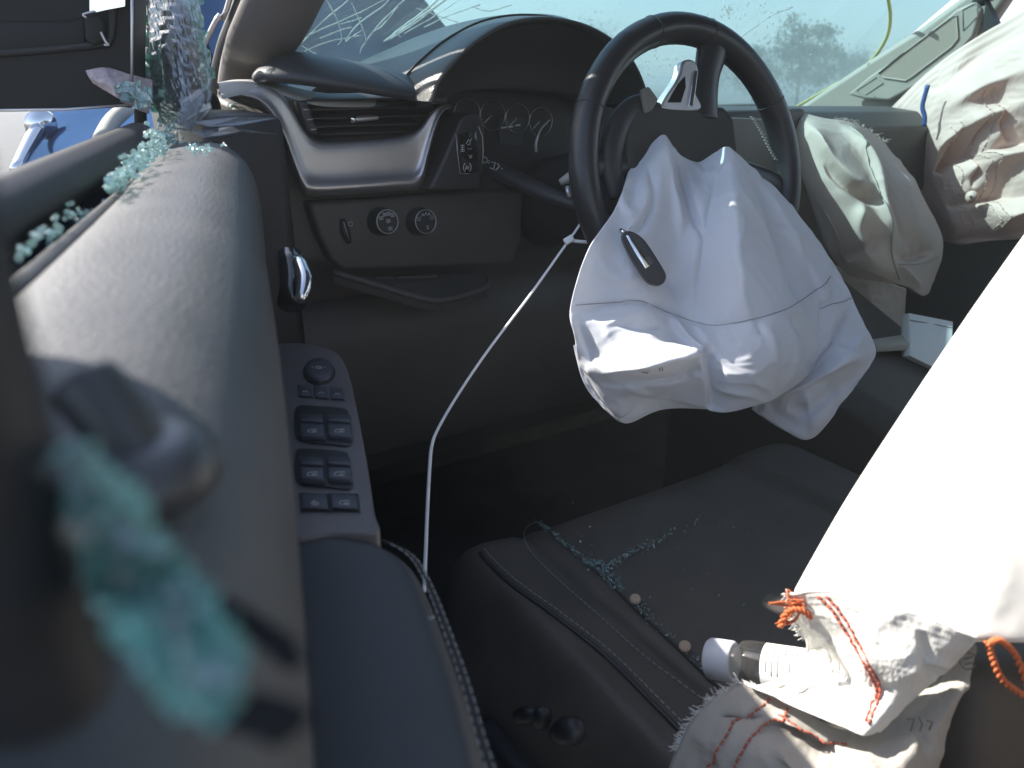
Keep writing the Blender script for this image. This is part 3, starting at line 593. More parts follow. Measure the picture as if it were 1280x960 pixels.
b1, X1 = bag(px_rows(rows), 96, 104, 'front_panel', M_bag, ab, thick=.05, su=1.018, sv=1.012, amp=.005, seed=3, iters=200, soft=.03, fscale=7, bend=.6, creases=[
 ([(829, 170), (838, 215), (846, 262), (850, 300)], 12, .014), ([(808, 200), (818, 240), (806, 275), (790, 292)], 7, -.010), ([(790, 215), (776, 240), (782, 262), (798, 270)], 6, .008),
 ([(846, 195), (858, 240), (866, 268), (884, 300)], 8, -.012), ([(908, 186), (892, 250), (880, 320), (872, 400)], 16, -.012), ([(908, 186), (916, 260), (922, 330), (930, 395)], 20, .010),
 ([(928, 200), (958, 260), (984, 330), (1000, 388)], 9, -.014), ([(944, 214), (985, 280), (1018, 346), (1036, 392)], 10, .010), ([(860, 205), (872, 260), (905, 330)], 14, .006),
 ([(718, 388), (760, 383), (820, 380), (838, 392)], 5, -.006), ([(838, 392), (850, 412), (868, 430), (884, 441)], 8, .014), ([(742, 466), (790, 464), (840, 452), (884, 441)], 9, .016), ([(745, 480), (800, 478), (850, 470), (880, 458)], 8, -.014),
 ([(884, 441), (890, 470), (892, 500), (890, 514)], 9, -.014), ([(872, 400), (878, 420), (900, 450), (905, 500)], 14, .008), ([(846, 396), (890, 408), (938, 402), (984, 388)], 4, -.005),
 ([(985, 388), (1000, 412), (1012, 440), (1006, 470)], 8, -.012), ([(950, 400), (966, 430), (972, 470)], 7, .006), ([(722, 400), (732, 430), (745, 462)], 7, -.008), ([(770, 400), (800, 412), (830, 406)], 9, -.008),
 ([(905, 412), (915, 422), (922, 436)], 4, -.004), ([(945, 400), (948, 412), (955, 420)], 4, -.004), ([(790, 300), (812, 330), (838, 352), (850, 380)], 10, -.008), ([(740, 330), (770, 350), (800, 352)], 9, .006), ([(1000, 300), (1012, 340), (1022, 370)], 6, -.006)])
k = int(3 / 6 * 95); sm = X1[k, 2:-2] - Fv * .0012
MB().tube(sm, .0006, 5).build('seam', mat('seam_shadow_thread', (.35, .35, .38), .8), b1)
rows = [
 [(905, 210, .955), (930, 215, .96), (960, 225, .965), (985, 250, .965)],
 [(940, 300, .945), (975, 300, .945), (1005, 300, .95), (1030, 310, .955)],
 [(960, 390, .93), (1000, 385, .91), (1038, 375, .92), (1064, 368, .935)],
 [(950, 450, .92), (1000, 445, .895), (1050, 425, .90), (1082, 408, .925)],
 [(945, 490, .915), (990, 490, .89), (1045, 465, .885), (1096, 442, .915)],
 [(940, 512, .92), (980, 538, .90), (1018, 547, .895), (1072, 480, .90)]]
b2, X2 = bag(px_rows(rows), 56, 44, 'rear_panel', M_bag, ab, thick=.035, su=1.07, sv=1.05, amp=.006, seed=9, iters=220, soft=.02, fscale=11, creases=[
 ([(950, 500), (1000, 484), (1040, 462), (1088, 440)], 8, .012), ([(985, 508), (1010, 515), (1040, 495), (1075, 470)], 7, -.012), ([(1066, 372), (1050, 410), (1030, 450), (1000, 480)], 9, -.012),
 ([(1000, 486), (1012, 515), (1018, 545)], 6, .010), ([(1084, 410), (1060, 440), (1020, 470)], 8, .008), ([(1030, 480), (1048, 498), (1050, 520)], 5, -.008), ([(960, 500), (975, 520), (1000, 530)], 6, -.008)])
MB().tube(X2[int(.42 * 55), 10:-1] - Fv * .0013, .0006, 5).build('seam', MATS['seam_shadow_thread'], b2)
rows = [
 [(716, 430, .90), (760, 440, .90), (820, 450, .885), (880, 440, .86)],
 [(730, 480, .905), (775, 490, .90), (830, 486, .90), (890, 480, .90)],
 [(755, 512, .90), (782, 530, .90), (830, 512, .905), (900, 512, .90)]]
bag(px_rows(rows), 24, 40, 'lower_fold', M_bag, ab, thick=.02, su=1.06, sv=1.06, amp=.005, seed=5, iters=150, fscale=14)
for st, x, y in [([[(-1, 0), (0, .5), (1, -.2)], [(-.5, -.4), (.6, -.6)]], 806, 462), ([[(-.6, .4), (.3, .5), (.6, -.5)], [(0, .2), (.2, -.6)]], 824, 460)]:
    icon('stain', st, atD(x, y, .80 - .008), Rv, Uv, -Fv, .006, b1, r=.0007, material=mat('brown_stain', (.3, .2, .17), .9))
# ---- key fob on a white tie, lying on the bag
kf = thing('key_fob', 'black car key fob with silver edge hanging on the white airbag', 'key fob', atD(802, 320, .83))
def kfo(px, t): return [atD(x, y, t) for x, y in px]
oc = curve([(778, 290), (790, 289), (806, 300), (826, 330), (833, 345), (828, 355), (816, 355), (806, 347), (790, 322), (779, 300), (778, 290)], 40)[:-1]
MB().prism(kfo(oc, .825), Fv * .013).build('fob_body', mat('fob_plastic', (.03, .03, .032), .4), kf, True, bevel=.004, seg=4, angle=50)
MB().prism(kfo([(781, 293), (788, 292), (802, 312), (814, 332), (806, 338), (793, 318)], .8245), Fv * .006).build('fob_side', M_chrome, kf, True, bevel=.002)
MB().prism(kfo([(806, 322), (813, 320), (818, 329), (811, 332)], .8243), Fv * .003).build('button', M_panel, kf, True, bevel=.001)
MB().tube([atD(782, 292, .829), atD(776, 288, .835)], .003, 8).build('key_ring_lug', M_chrome, kf)
# ---- white plastic tie
tie = thing('cable_tie', 'long thin white plastic tie looped round the steering wheel rim', 'cable tie', atD(540, 560, .8))
MB().tube([atD(*p) for p in curve([(736, 262, .945), (722, 285, .93), (700, 316, .92), (660, 372, .89), (610, 438, .86), (572, 494, .83), (548, 535, .80), (540, 556, .785), (537, 585, .765), (534, 640, .73), (532, 690, .70), (530, 740, .67)], 60)], .0019, 6, flat=.6).build('tail', M_cord, tie)
MB().tube([atD(*p) for p in curve([(708, 299, .922), (725, 302, .918), (748, 302, .92), (770, 294, .93)], 14)], .0022, 6).build('loop', M_cord, tie)
MB().box(atD(711, 300, .919), (.012, .008, .008), np.array([unit(Rv + Uv * .6), Fv, unit(Uv - Rv * .6)])).build('head', M_cord, tie, True, bevel=.001)
MB().tube([atD(*p) for p in curve([(764, 246, .925), (778, 243, .90), (794, 247, .885), (800, 260, .88), (794, 276, .87), (782, 290, .84)], 20)], .0011, 6).build('fob_loop', M_cord, tie)
# ================================================================== PASSENGER AIRBAG
pa = thing('passenger_airbag', 'grey-white deflated airbag hanging from the passenger side of the dash', 'airbag', atD(1090, 250, 1.5))
rows = [
 [(984, 150, 1.49), (1000, 141, 1.46), (1030, 147, 1.45), (1062, 152, 1.47), (1088, 163, 1.50), (1106, 178, 1.53)],
 [(992, 178, 1.45), (1015, 176, 1.40), (1050, 182, 1.38), (1085, 190, 1.40), (1112, 200, 1.44), (1130, 208, 1.50)],
 [(1006, 222, 1.42), (1032, 226, 1.36), (1066, 232, 1.34), (1100, 234, 1.37), (1134, 240, 1.42), (1154, 248, 1.49)],
 [(1022, 268, 1.42), (1046, 278, 1.36), (1080, 284, 1.33), (1116, 282, 1.35), (1152, 284, 1.41), (1176, 290, 1.48)],
 [(1034, 306, 1.42), (1060, 320, 1.38), (1094, 330, 1.35), (1128, 332, 1.37), (1156, 330, 1.42), (1178, 318, 1.48)],
 [(1046, 330, 1.44), (1072, 346, 1.41), (1104, 352, 1.40), (1134, 358, 1.41), (1156, 370, 1.44), (1168, 352, 1.48)]]
p1, XP_ = bag(px_rows(rows), 64, 64, 'fabric', M_bag2, pa, thick=.06, wr=.0025, wscale=9., su=1.03, sv=1.02, amp=.010, seed=12, iters=220, soft=.02, fscale=7, bend=.6, creases=[
 ([(1004, 150), (1026, 190), (1060, 225), (1092, 242)], 12, .03), ([(1020, 190), (1050, 225), (1085, 250), (1092, 244)], 8, -.025), ([(1050, 155), (1086, 200), (1100, 260), (1118, 320)], 9, .03), ([(1070, 160), (1104, 205), (1118, 265), (1140, 320)], 8, -.025),
 ([(1016, 230), (1040, 260), (1060, 300), (1066, 330)], 10, -.03), ([(1080, 250), (1070, 290), (1090, 325)], 10, .02), ([(1126, 215), (1140, 262), (1146, 310)], 10, .02), ([(1118, 318), (1140, 322), (1170, 312)], 5, -.02), ([(1122, 330), (1134, 345), (1150, 360)], 5, .015),
 ([(1100, 290), (1085, 310), (1050, 312)], 8, -.02), ([(1128, 306), (1132, 318), (1134, 328)], 3, -.012), ([(1138, 304), (1142, 316), (1144, 326)], 3, -.012), ([(1148, 302), (1152, 314), (1154, 322)], 3, -.012)])
MB().tube(XP_[4:-4, 34] - Fv * .002, .0014, 5).build('seam', M_beige, p1)
MB().tube(XP_[50, 36:60] - Fv * .002, .0014, 5).build('seam', M_beige, p1)
fz = MB()
for k in range(60):
    q = XP_[0, random.randrange(30, 64)]; fz.tube([q, q + np.array([random.gauss(0, .006), random.gauss(0, .006), random.uniform(.001, .006)])], .0004, 4)
tag(fz.build('frayed_edge', M_bag2, p1), kind='stuff')
# ---- tether panel dropping below
rows = [[(1040, 330, 1.60), (1090, 346, 1.58), (1134, 360, 1.60)], [(1050, 370, 1.60), (1094, 380, 1.58), (1132, 390, 1.60)], [(1060, 400, 1.60), (1096, 412, 1.58), (1130, 420, 1.60)]]
bag(px_rows(rows), 20, 24, 'tether_panel', M_bag2, pa, thick=.02, seed=4, amp=.006)
# ================================================================== CURTAIN AIRBAG
ca = thing('curtain_airbag', 'pale pink curtain airbag hanging over the passenger window', 'airbag', (.66, .0, 1.3))
def cx(x, y, o=0.): return atX(x, y, .68 - o)
rows = [
 [cx(1108, 140), cx(1150, 98), cx(1190, 66), cx(1230, 40), cx(1285, 8), cx(1340, -30), cx(1400, -70)],
 [cx(1130, 168, .01), cx(1160, 130, .03), cx(1200, 104, .05), cx(1240, 84, .04), cx(1290, 60, .05), cx(1345, 36, .04), cx(1400, 10, .02)],
 [cx(1132, 196, .01), cx(1166, 170, .05), cx(1206, 148, .07), cx(1246, 134, .05), cx(1292, 122, .07), cx(1345, 110, .06), cx(1400, 100, .02)],
 [cx(1142, 222, .01), cx(1174, 206, .06), cx(1210, 194, .05), cx(1250, 184, .08), cx(1294, 178, .05), cx(1345, 172, .06), cx(1400, 168, .02)],
 [cx(1152, 248, .01), cx(1182, 244, .05), cx(1216, 240, .07), cx(1254, 232, .05), cx(1296, 226, .08), cx(1345, 224, .06), cx(1400, 222, .02)],
 [cx(1168, 278, .0), cx(1192, 280, .05), cx(1224, 276, .05), cx(1258, 274, .08), cx(1298, 270, .06), cx(1345, 270, .06), cx(1400, 270, .02)],
 [cx(1180, 302, .0), cx(1200, 306, .02), cx(1230, 302, .03), cx(1262, 300, .03), cx(1300, 296, .03), cx(1345, 296, .03), cx(1400, 296, .0)]]
c1, XC = bag(rows, 80, 80, 'fabric', M_bag3, ca, thick=.05, wr=.002, wscale=8., backdir=(1, 0, 0), su=1.03, sv=1.04, amp=.012, seed=21, iters=260, soft=.018, fscale=6, bend=.6, creases=[
 ([(1146, 204), (1180, 176), (1230, 150), (1290, 128)], 12, .04), ([(1160, 230), (1200, 196), (1250, 182), (1300, 176)], 10, -.04), ([(1190, 226), (1230, 206), (1270, 196), (1310, 186)], 9, .03), ([(1196, 160), (1190, 200), (1184, 240)], 6, -.03), ([(1228, 150), (1222, 190), (1218, 236)], 6, -.03),
 ([(1180, 258), (1220, 250), (1260, 244), (1310, 238)], 9, -.04), ([(1210, 292), (1240, 280), (1280, 268), (1310, 262)], 10, .03), ([(1150, 110), (1190, 100), (1240, 60), (1300, 30)], 12, -.03), ([(1160, 150), (1210, 120), (1260, 100), (1310, 80)], 10, .03), ([(1240, 130), (1262, 160), (1280, 170)], 7, -.025), ([(1180, 300), (1230, 296), (1300, 286)], 6, -.02)])
for jj, i0, i1 in [(18, 26, 70), (22, 26, 70), (33, 20, 72), (37, 20, 72)]: stitches(XC[i0:i1, jj] - Fv * .002, 'seam', mat('pink_thread', (.62, .45, .38), .8), c1, L=.012, gap=.004, r=.0012)
MB().tube([atX(x, y, .60) for x, y in curve([(1160, 106), (1156, 120), (1153, 134), (1156, 146), (1155, 158)], 16)], .0055, 6, flat=.35, up=EX).build('blue_strap', M_blue, c1)
for x, y in [(1134, 168), (1214, 246)]:
    p = atX(x, y, .60 if x > 1150 else .655); tb = MB().tube([p, p + (.004, 0, 0)], .013, 14).build('tab', M_bag3, c1); MB().tube([p - (.002, 0, 0), p - (.001, 0, 0)], .003, 10).build('rivet_hole', M_matte, tb)
# ---- white card on the console
card = MB().prism([atD(x, y, t) for x, y, t in [(1136, 391, 1.36), (1192, 402, 1.33), (1190, 470, 1.25), (1138, 445, 1.28)]], Fv * .03).build('card_box', M_paper, None, True, bevel=.002)
tag(card, 'small white box standing on the console beside the bright airbag', 'box')
MB().tube([atD(x, y, t) for x, y, t in [(1137, 400, 1.345), (1165, 405, 1.335), (1191, 410, 1.315)]], .0008, 4).build('box_fold', M_greydash, card)
# ================================================================== DRIVER SEAT
SZ = .75
seat = thing('driver_seat', 'black leather driver seat cushion sprinkled with broken glass', 'seat', (-.45, -.3, .45))
xs_l, xs_r = -.775, -.13
def seat_z(X, Y):
    l = (X - xs_l) / (xs_r - xs_l)
    e = abs(2 * l - 1); z = SZ - .012 + .03 * max(0, (e - .45) / .55) ** 1.5 - .09 * max(0, (e - .86) / .14) ** 2.2
    z -= .10 * max(0, (Y - .05) / .105) ** 2.4 if Y > .05 else 0
    if abs(e - .6) < .05: z -= .010 * (1 - abs(e - .6) / .05)
    z += .015 * max(0, -Y - .1) * -1
    return z
Yf, Yb = .155, -.62
G = np.array([[(X + .02 * math.sin(0), Y, seat_z(X, Y)) for X in np.linspace(xs_l, xs_r, 110)] for Y in np.linspace(Yf, Yb, 80)])
# round the front corners in plan
for i in range(G.shape[0]):
    for j in range(G.shape[1]):
        X, Y, z = G[i, j]; dl = max(0, (xs_l + .09) - X); dr = max(0, X - (xs_r - .09)); d = max(dl, dr) / .09
        f = (Y - Yb) / (Yf - Yb); G[i, j, 1] = Y - .05 * d * d * f
mb = MB(); n, m = G.shape[:2]; mb.grid(G)
# side skirts
def skirt(pts, zb, out):
    pts = np.array(pts); rr = []
    for f in np.linspace(0, 1, 8): q = pts.copy(); q[:, 2] = pts[:, 2] * (1 - f) + zb * f; q += np.array(out) * math.sin(f * math.pi) * .02; rr.append(q)
    return np.array(rr)
mb.grid(skirt(G[:, 0], .5, (-1, 0, 0))); mb.grid(skirt(G[0, :], .5, (0, 1, 0))); mb.grid(skirt(G[:, -1], .5, (1, 0, 0)))
cush = mb.build('cushion', M_seat, seat)
bm = bmesh.new(); bm.from_mesh(cush.data); bmesh.ops.remove_doubles(bm, verts=bm.verts, dist=.0004); bmesh.ops.recalc_face_normals(bm, faces=bm.faces); bm.to_mesh(cush.data); bm.free()
def on_seat(x, y, up=0.):
    d = ray(x, y); t = (SZ - CAM[2]) / d[2]
    for _ in range(12):
        p = CAM + d * t; Xc = min(max(p[0], xs_l + .002), xs_r); Yc = min(p[1], Yf); t += ((seat_z(Xc, Yc) + up) - p[2]) / d[2] * .8
    return CAM + d * t
stitches([on_seat(x, y, .0012) for x, y in curve([(676, 651), (662, 656), (655, 668), (664, 690), (700, 726), (750, 770), (800, 815), (850, 853), (878, 873)], 60)], 'stitching', M_thread, seat, L=.005, gap=.003, r=.0006)
pip = [on_seat(x, y, .002) for x, y in curve([(600, 690), (612, 704), (640, 730), (700, 774), (760, 822), (820, 882), (862, 925), (900, 965)], 60)]
MB().tube(np.array(pip) - (0, 0, .001), .0028, 8).build('piping', M_black, seat)
stitches(np.array(pip) + np.array([.006, .0, .003]), 'stitching', M_thread, seat, L=.005, gap=.003, r=.0006)
gl = [on_seat(x, y, .001) for x, y in curve([(668, 648), (700, 676), (750, 718), (800, 766), (850, 812), (900, 862)], 40)]
MB().tube(gl, .0022, 6).build('groove_seam', M_matte, seat)
MB().box((-.44, -.25, .44), (.44, .5, .12)).build('seat_base', M_matte, seat, True, bevel=.02)
# switches on the seat side
sidep = lambda x, y: atX(x, y, -.80)
MB().box((-.795, -.27, .56), (.03, .42, .14)).build('side_cover', M_black, seat, True, bevel=.012, seg=3)
for a, b, r in [((655, 892), (684, 884), .011), ((688, 905), (694, 876), .011), ((704, 912), (742, 902), .016)]:
    MB().tube([sidep(*a) - (.012, 0, 0), sidep(*b) - (.012, 0, 0)], [r * .8, r], 12).build('seat_switch', M_black, seat, sub=1)
# backrest (mostly behind the sunlit side airbag)
br = []
for f in np.linspace(0, 1, 9):
    z = .76 + .72 * f; y = -.60 - .24 * f; wd = .29 - .04 * f
    br.append([(-.45 + wd * math.copysign(abs(math.cos(t)) ** .5, math.cos(t)), y + .085 * math.copysign(abs(math.sin(t)) ** .6, math.sin(t)) + .05 * abs(math.cos(t)) ** 3, z) for t in np.linspace(0, 2 * math.pi, 32, endpoint=False)])
MB().loft(br).build('backrest', M_seat, seat, sub=1)
# ---- glass crumbs on the seat
def crumb(mb, p, s, r=random):
    c = np.array(p); k = []
    ax = unit([r.gauss(0, 1) for _ in range(3)]); b = unit(np.cross(ax, [r.gauss(0, 1) for _ in range(3)])); d = np.cross(ax, b)
    h = [s * r.uniform(.5, 1.), s * r.uniform(.5, 1.), s * r.uniform(.35, .7)]
    vs = [c + ax * h[0] * i * r.uniform(.7, 1.1) / 2 + b * h[1] * j * r.uniform(.7, 1.1) / 2 + d * h[2] * q / 2 for i in (-1, 1) for j in (-1, 1) for q in (-1, 1)]
    mb.add(vs, [(0, 1, 3, 2), (4, 6, 7, 5), (0, 4, 5, 1), (2, 3, 7, 6), (0, 2, 6, 4), (1, 5, 7, 3)])
mb = MB()
def along(pl, n, spread, s0, s1, f=on_seat, up=.003):
    P = curve(pl, 100)
    for k in range(n):
        q = P[int(random.random() ** 1. * 99)]; crumb(mb, f(q[0] + random.gauss(0, spread), q[1] + random.gauss(0, spread * .8), up + random.uniform(0, .003)), random.uniform(s0, s1))
along([(674, 652), (700, 674), (735, 702), (778, 738)], 170, 1.8, .0015, .0035)
along([(735, 700), (755, 710), (775, 735)], 150, 5, .0015, .0038)
along([(752, 712), (775, 698), (800, 684), (822, 676)], 110, 2.6, .0015, .0036)
along([(822, 678), (850, 660), (880, 646)], 22, 3.5, .002, .004)
along([(795, 752), (815, 775), (850, 808), (890, 842)], 70, 4, .0015, .0036)
for k in range(60): crumb(mb, on_seat(random.uniform(680, 980), random.uniform(600, 800), .002), random.uniform(.001, .003))
tag(mb.build('glass_crumbs', M_crumb, None, False), 'teal crumbs of broken glass in the seat cushion grooves', 'broken glass', kind='stuff')
for (x, y, lab) in [(794, 749, 'paler tan round tablet on the seat seam, nearer the glass crumbs'), (856, 808, 'darker tan round tablet on the seat beside the bottle cap')]:
    p = on_seat(x, y, .006); nn = unit((-.35, -.3, 1)); a = unit(np.cross(nn, EX)); b = np.cross(nn, a); r = .0066
    o = MB().loft([[p + nn * h + (a * math.cos(t) + b * math.sin(t)) * r * k for t in np.linspace(0, 6.283, 24, endpoint=False)] for h, k in [(-.0025, .8), (-.0018, 1), (.0018, 1), (.003, .75), (.0032, .3)]]).build('tablet', M_pill, None, sub=1)
    tag(o, lab, 'tablet')
# ---- small bottle lying on the seat
bt = thing('pill_bottle', 'small clear bottle with white cap lying on the driver seat', 'bottle', on_seat(930, 830, .0))
b0, b1_ = atD(884, 822, .70), atD(1010, 842, .645); ax = unit(b1_ - b0); e1 = unit(np.cross(ax, EZ)); e2 = np.cross(ax, e1)
def rev(prof, name, m, parent, n=32, fl=None):
    return MB().loft([[b0 + ax * h + (e1 * math.cos(t) + e2 * math.sin(t)) * (r + (fl or 0) * (i % 2) * 0) for i, t in enumerate(np.linspace(0, 6.283, n, endpoint=False))] for h, r in prof]).build(name, m, parent, True, angle=45)
cap = rev([(0, .012), (.002, .0165), (.004, .018), (.024, .018), (.026, .0165)], 'cap', M_cap, bt)
rev([(.024, .014), (.03, .0145), (.034, .0195), (.042, .0205), (.1, .0205), (.104, .017)], 'bottle_body', M_bottle, bt)
tq = math.atan2(np.dot(unit(EZ * .8 - Fv), e2), np.dot(unit(EZ * .8 - Fv), e1))
lb = MB().grid(np.array([[b0 + ax * h + (e1 * math.cos(t) + e2 * math.sin(t)) * .0209 for t in np.linspace(tq - 1.0, tq + 1.0, 20)] for h in (.056, .1)])).build('paper_label', M_paper, bt)
bl = MB()
for k in range(7): bl.tube([b0 + ax * (.061 + k * .005) + (e1 * math.cos(t) + e2 * math.sin(t)) * .0211 for t in np.linspace(tq - .7 + random.uniform(0, .3), tq - .2 + random.uniform(0, 1.0), 8)], .0004, 4)
bl.build('label_print', M_matte, lb)
# ================================================================== SUNLIT SIDE AIRBAG on the driver seat
sa = thing('side_airbag', 'sunlit white side airbag with frayed edge and orange stitching at lower right', 'airbag', atD(1100, 800, .55))
rows = [
 [(1292, 280, .60), (1350, 280, .58), (1420, 290, .56), (1500, 300, .55)],
 [(1216, 392, .60), (1290, 400, .565), (1390, 410, .54), (1500, 420, .53)],
 [(1130, 520, .595), (1230, 530, .55), (1360, 550, .52), (1500, 560, .51)],
 [(1056, 632, .59), (1180, 640, .54), (1330, 660, .51), (1500, 680, .50)],
 [(992, 742, .585), (1110, 762, .54), (1225, 802, .51), (1500, 800, .50)]]
s1, XS = bag(px_rows(rows), 60, 50, 'upper_panel', M_bag4, sa, thick=.04, su=1.01, sv=1.01, amp=.004, seed=31, iters=120, fscale=8)
rows = [
 [(986, 742, .575), (1040, 740, .552), (1100, 752, .530), (1160, 772, .513), (1226, 796, .498)],
 [(996, 775, .585), (1046, 778, .555), (1098, 795, .53), (1152, 812, .515), (1205, 822, .515)],
 [(1010, 812, .60), (1046, 812, .565), (1096, 828, .53), (1140, 838, .52), (1188, 838, .53)],
 [(992, 842, .61), (1040, 848, .575), (1090, 862, .545), (1128, 866, .53), (1165, 858, .545)],
 [(950, 858, .60), (1002, 880, .57), (1058, 906, .545), (1086, 914, .535), (1118, 898, .545)],
 [(930, 852, .59), (982, 878, .565), (1040, 905, .545), (1080, 918, .535), (1108, 908, .545)]]
s2, XF = bag(px_rows(rows), 60, 60, 'stitched_flap', M_bag4, sa, thick=.012, su=1.05, sv=1.05, amp=.005, seed=33, iters=220, soft=.02, fscale=12, bend=.6, creases=[([(1008, 815), (1040, 825), (1060, 850), (1090, 885)], 10, -.014), ([(1060, 818), (1075, 845), (1090, 880)], 8, .010), ([(960, 858), (985, 842), (1005, 822)], 6, .012), ([(985, 870), (1000, 850), (1020, 850), (1050, 880)], 8, .014), ([(1150, 790), (1160, 820), (1150, 850)], 8, -.008)])
for jj in (18, 23): 
    q = XF[2:46, :]; path = [q[i, min(59, int(jj * .55 + i * .62))] - Fv * .0014 for i in range(44)]
    stitches(path, 'stitching', M_red, s2, L=.0038, gap=.0010, r=.0011, lift=-Fv * .0006)
rows = [
 [(924, 852, .60), (985, 878, .585), (1060, 916, .57), (1120, 892, .565), (1180, 850, .555), (1222, 806, .54)],
 [(888, 878, .60), (960, 905, .57), (1040, 935, .555), (1110, 925, .545), (1170, 890, .54), (1215, 846, .54)],
 [(860, 910, .60), (935, 935, .56), (1020, 962, .54), (1100, 962, .53), (1160, 925, .53), (1200, 880, .54)],
 [(842, 945, .60), (920, 970, .56), (1010, 990, .535), (1090, 995, .525), (1150, 965, .53), (1185, 920, .54)],
 [(826, 1000, .60), (900, 1020, .56), (1000, 1030, .535), (1080, 1030, .525), (1140, 1010, .53), (1170, 980, .54)]]
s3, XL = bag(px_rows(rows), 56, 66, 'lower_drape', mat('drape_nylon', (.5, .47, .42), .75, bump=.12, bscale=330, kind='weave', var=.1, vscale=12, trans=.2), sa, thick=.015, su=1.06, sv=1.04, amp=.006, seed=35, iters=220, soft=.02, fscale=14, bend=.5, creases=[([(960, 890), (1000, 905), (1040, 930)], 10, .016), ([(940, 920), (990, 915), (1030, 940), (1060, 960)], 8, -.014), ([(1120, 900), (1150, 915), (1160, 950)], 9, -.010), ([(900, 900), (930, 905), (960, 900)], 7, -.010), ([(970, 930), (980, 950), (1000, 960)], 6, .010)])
for jj in (9, 13): stitches([XL[i, min(65, jj + int(-i * .05))] - Fv * .0014 for i in range(2, 54)], 'stitching', M_red, s3, L=.0045, gap=.0015, r=.0009, lift=-Fv * .0005)
stitches([XL[6 + int(k * .3), 12 + k] - Fv * .0014 for k in range(18)], 'stitching', M_red, s3, L=.0045, gap=.0015, r=.0009)
fz = MB()
for k in range(150):
    i = random.randrange(0, 40); q = XL[i, 0] if random.random() < .8 else XL[0, random.randrange(0, 10)]
    fz.tube([q, q + (-Rv * random.uniform(.001, .009) + Uv * random.gauss(.001, .004)) * .8], .00035, 4)
for k in range(120):
    q = XF[random.randrange(0, 20), 0]; fz.tube([q, q + -Rv * random.uniform(.001, .007) + Uv * random.gauss(0, .003)], .00035, 4)
tag(fz.build('frayed_edge', M_bag4, sa), kind='stuff')
tf = MB()
for k in range(18):
    a = atD(1002 + random.gauss(0, 3), 758 + random.gauss(0, 4), .572); e = atD(*random.choice([(958, 755), (975, 782), (985, 748), (966, 756), (978, 772), (980, 765)]), .574) + np.array([random.gauss(0, .0025) for _ in range(3)])
    mid = (a + e) / 2 + np.array([random.gauss(0, .003) for _ in range(3)]); tf.tube(curve([a, mid, e], 10), [.0007] * 8 + [.0005, .0002], 5)
tf.build('thread_tuft', M_orange, sa)
def rope(mb, path, R, r, turns):
    path = np.array(path); n = len(path)
    for ph in (0, math.pi):
        pts = []
        for i, p in enumerate(path):
            t = unit(path[min(i + 1, n - 1)] - path[max(i - 1, 0)]); a = unit(np.cross(t, Fv)); b = np.cross(t, a); q = ph + 2 * math.pi * turns * i / n
            pts.append(p + (a * math.cos(q) + b * math.sin(q)) * R)
        mb.tube(pts, r, 5)
kn = MB(); rope(kn, [atD(x, y, .57) for x, y in curve([(975, 784), (982, 768), (992, 762), (1004, 764), (1014, 772)], 40)], .0014, .0013, 5); kn.build('thread_knot', M_orange, sa)
tl = MB(); rope(tl, [atD(x, y, .50) for x, y in curve([(1234, 802), (1240, 820), (1250, 845), (1268, 862), (1290, 872), (1282, 850), (1270, 820), (1258, 806), (1246, 800), (1236, 806)], 120)], .0013, .0012, 16)
tl.build('thread_loop', M_orange, sa)
MB().box(atD(1290, 960, .60), (.18, .1, .2), np.array([Rv, Fv, Uv])).build('seat_bolster', M_seat, seat, True, bevel=.03, seg=4)
for st, x, y, s in [([circ(0, 0, 1, 20, 330, 10), [(-.5, .2), (.5, .5)], [(-.4, -.4), (.6, -.2)]], 1210, 826, .006), ([[(-1, .4), (-.4, .5), (-.7, -.6)], [(0, .6), (.3, 0), (.1, -.6)], [(.7, .3), (1.2, .2), (.9, -.5)]], 1148, 905, .008)]:
    icon('print', st, atD(x, y, .532), Rv, Uv, -Fv, s, s3, r=.0006, material=M_greydash)
# ================================================================== DRIVER DOOR, open about 15 degrees
DA = R_(15.0); De = np.array([math.sin(DA), math.cos(DA), 0]); Dn = np.array([math.cos(DA), -math.sin(DA), 0])
def D(s, v, z): return np.array([CAM[0], CAM[1], 0]) + De * s + Dn * v + EZ * z
def atV(x, y, v): return atP(x, y, D(0, v, 1), Dn)
def atS(x, y, s): return atP(x, y, D(s, 0, 1), De)
door = thing('driver_door', 'open driver door with black trim, window switches and smashed window', 'door', D(.4, 0, .5))
prof = [(-.088, 1.13), (-.089, 1.215), (-.084, 1.2255), (-.066, 1.232), (-.045, 1.2335), (-.025, 1.230), (-.009, 1.219), (0, 1.203), (.004, 1.18), (.004, 1.14), (0, 1.09), (-.008, 1.04), (-.012, .99)]
pc = curve(prof, 44); rows = []
for s in np.linspace(-.35, .93, 60):
    f = max(0, (s - .55) / .38); 
    rows.append([D(s - (.025 * f * max(0, (v + .02) / .03) if v > -.02 else 0), v - .013 - .012 * max(0, (s - .84) / .09) ** 2 + .004 * math.sin(s * 6), z - .006 * f * f + .008 * f + (-.010 * max(0, (s - .87) / .06) ** 2)) for v, z in pc])
for k in range(1, 7):
    a = k / 6 * math.pi / 2; base = rows[59]; c = np.mean(base, axis=0); rows.append([p * math.cos(a) + (p * .55 + (c - np.array([0, 0, .03])) * .45) * (1 - math.cos(a)) + De * .045 * math.sin(a) for p in base])
trim = MB().grid(np.array(rows)).build('upper_trim', M_trim, door)
# shut lines on the trim
for z0, s0 in ((1.2335, .78),):
    MB().tube([D(s0 + .02 * q, v, z + .0008 + .005 * .6) for q, (v, z) in enumerate(pc[8:26])], .0006, 5).build('trim_crease', M_matte, trim)
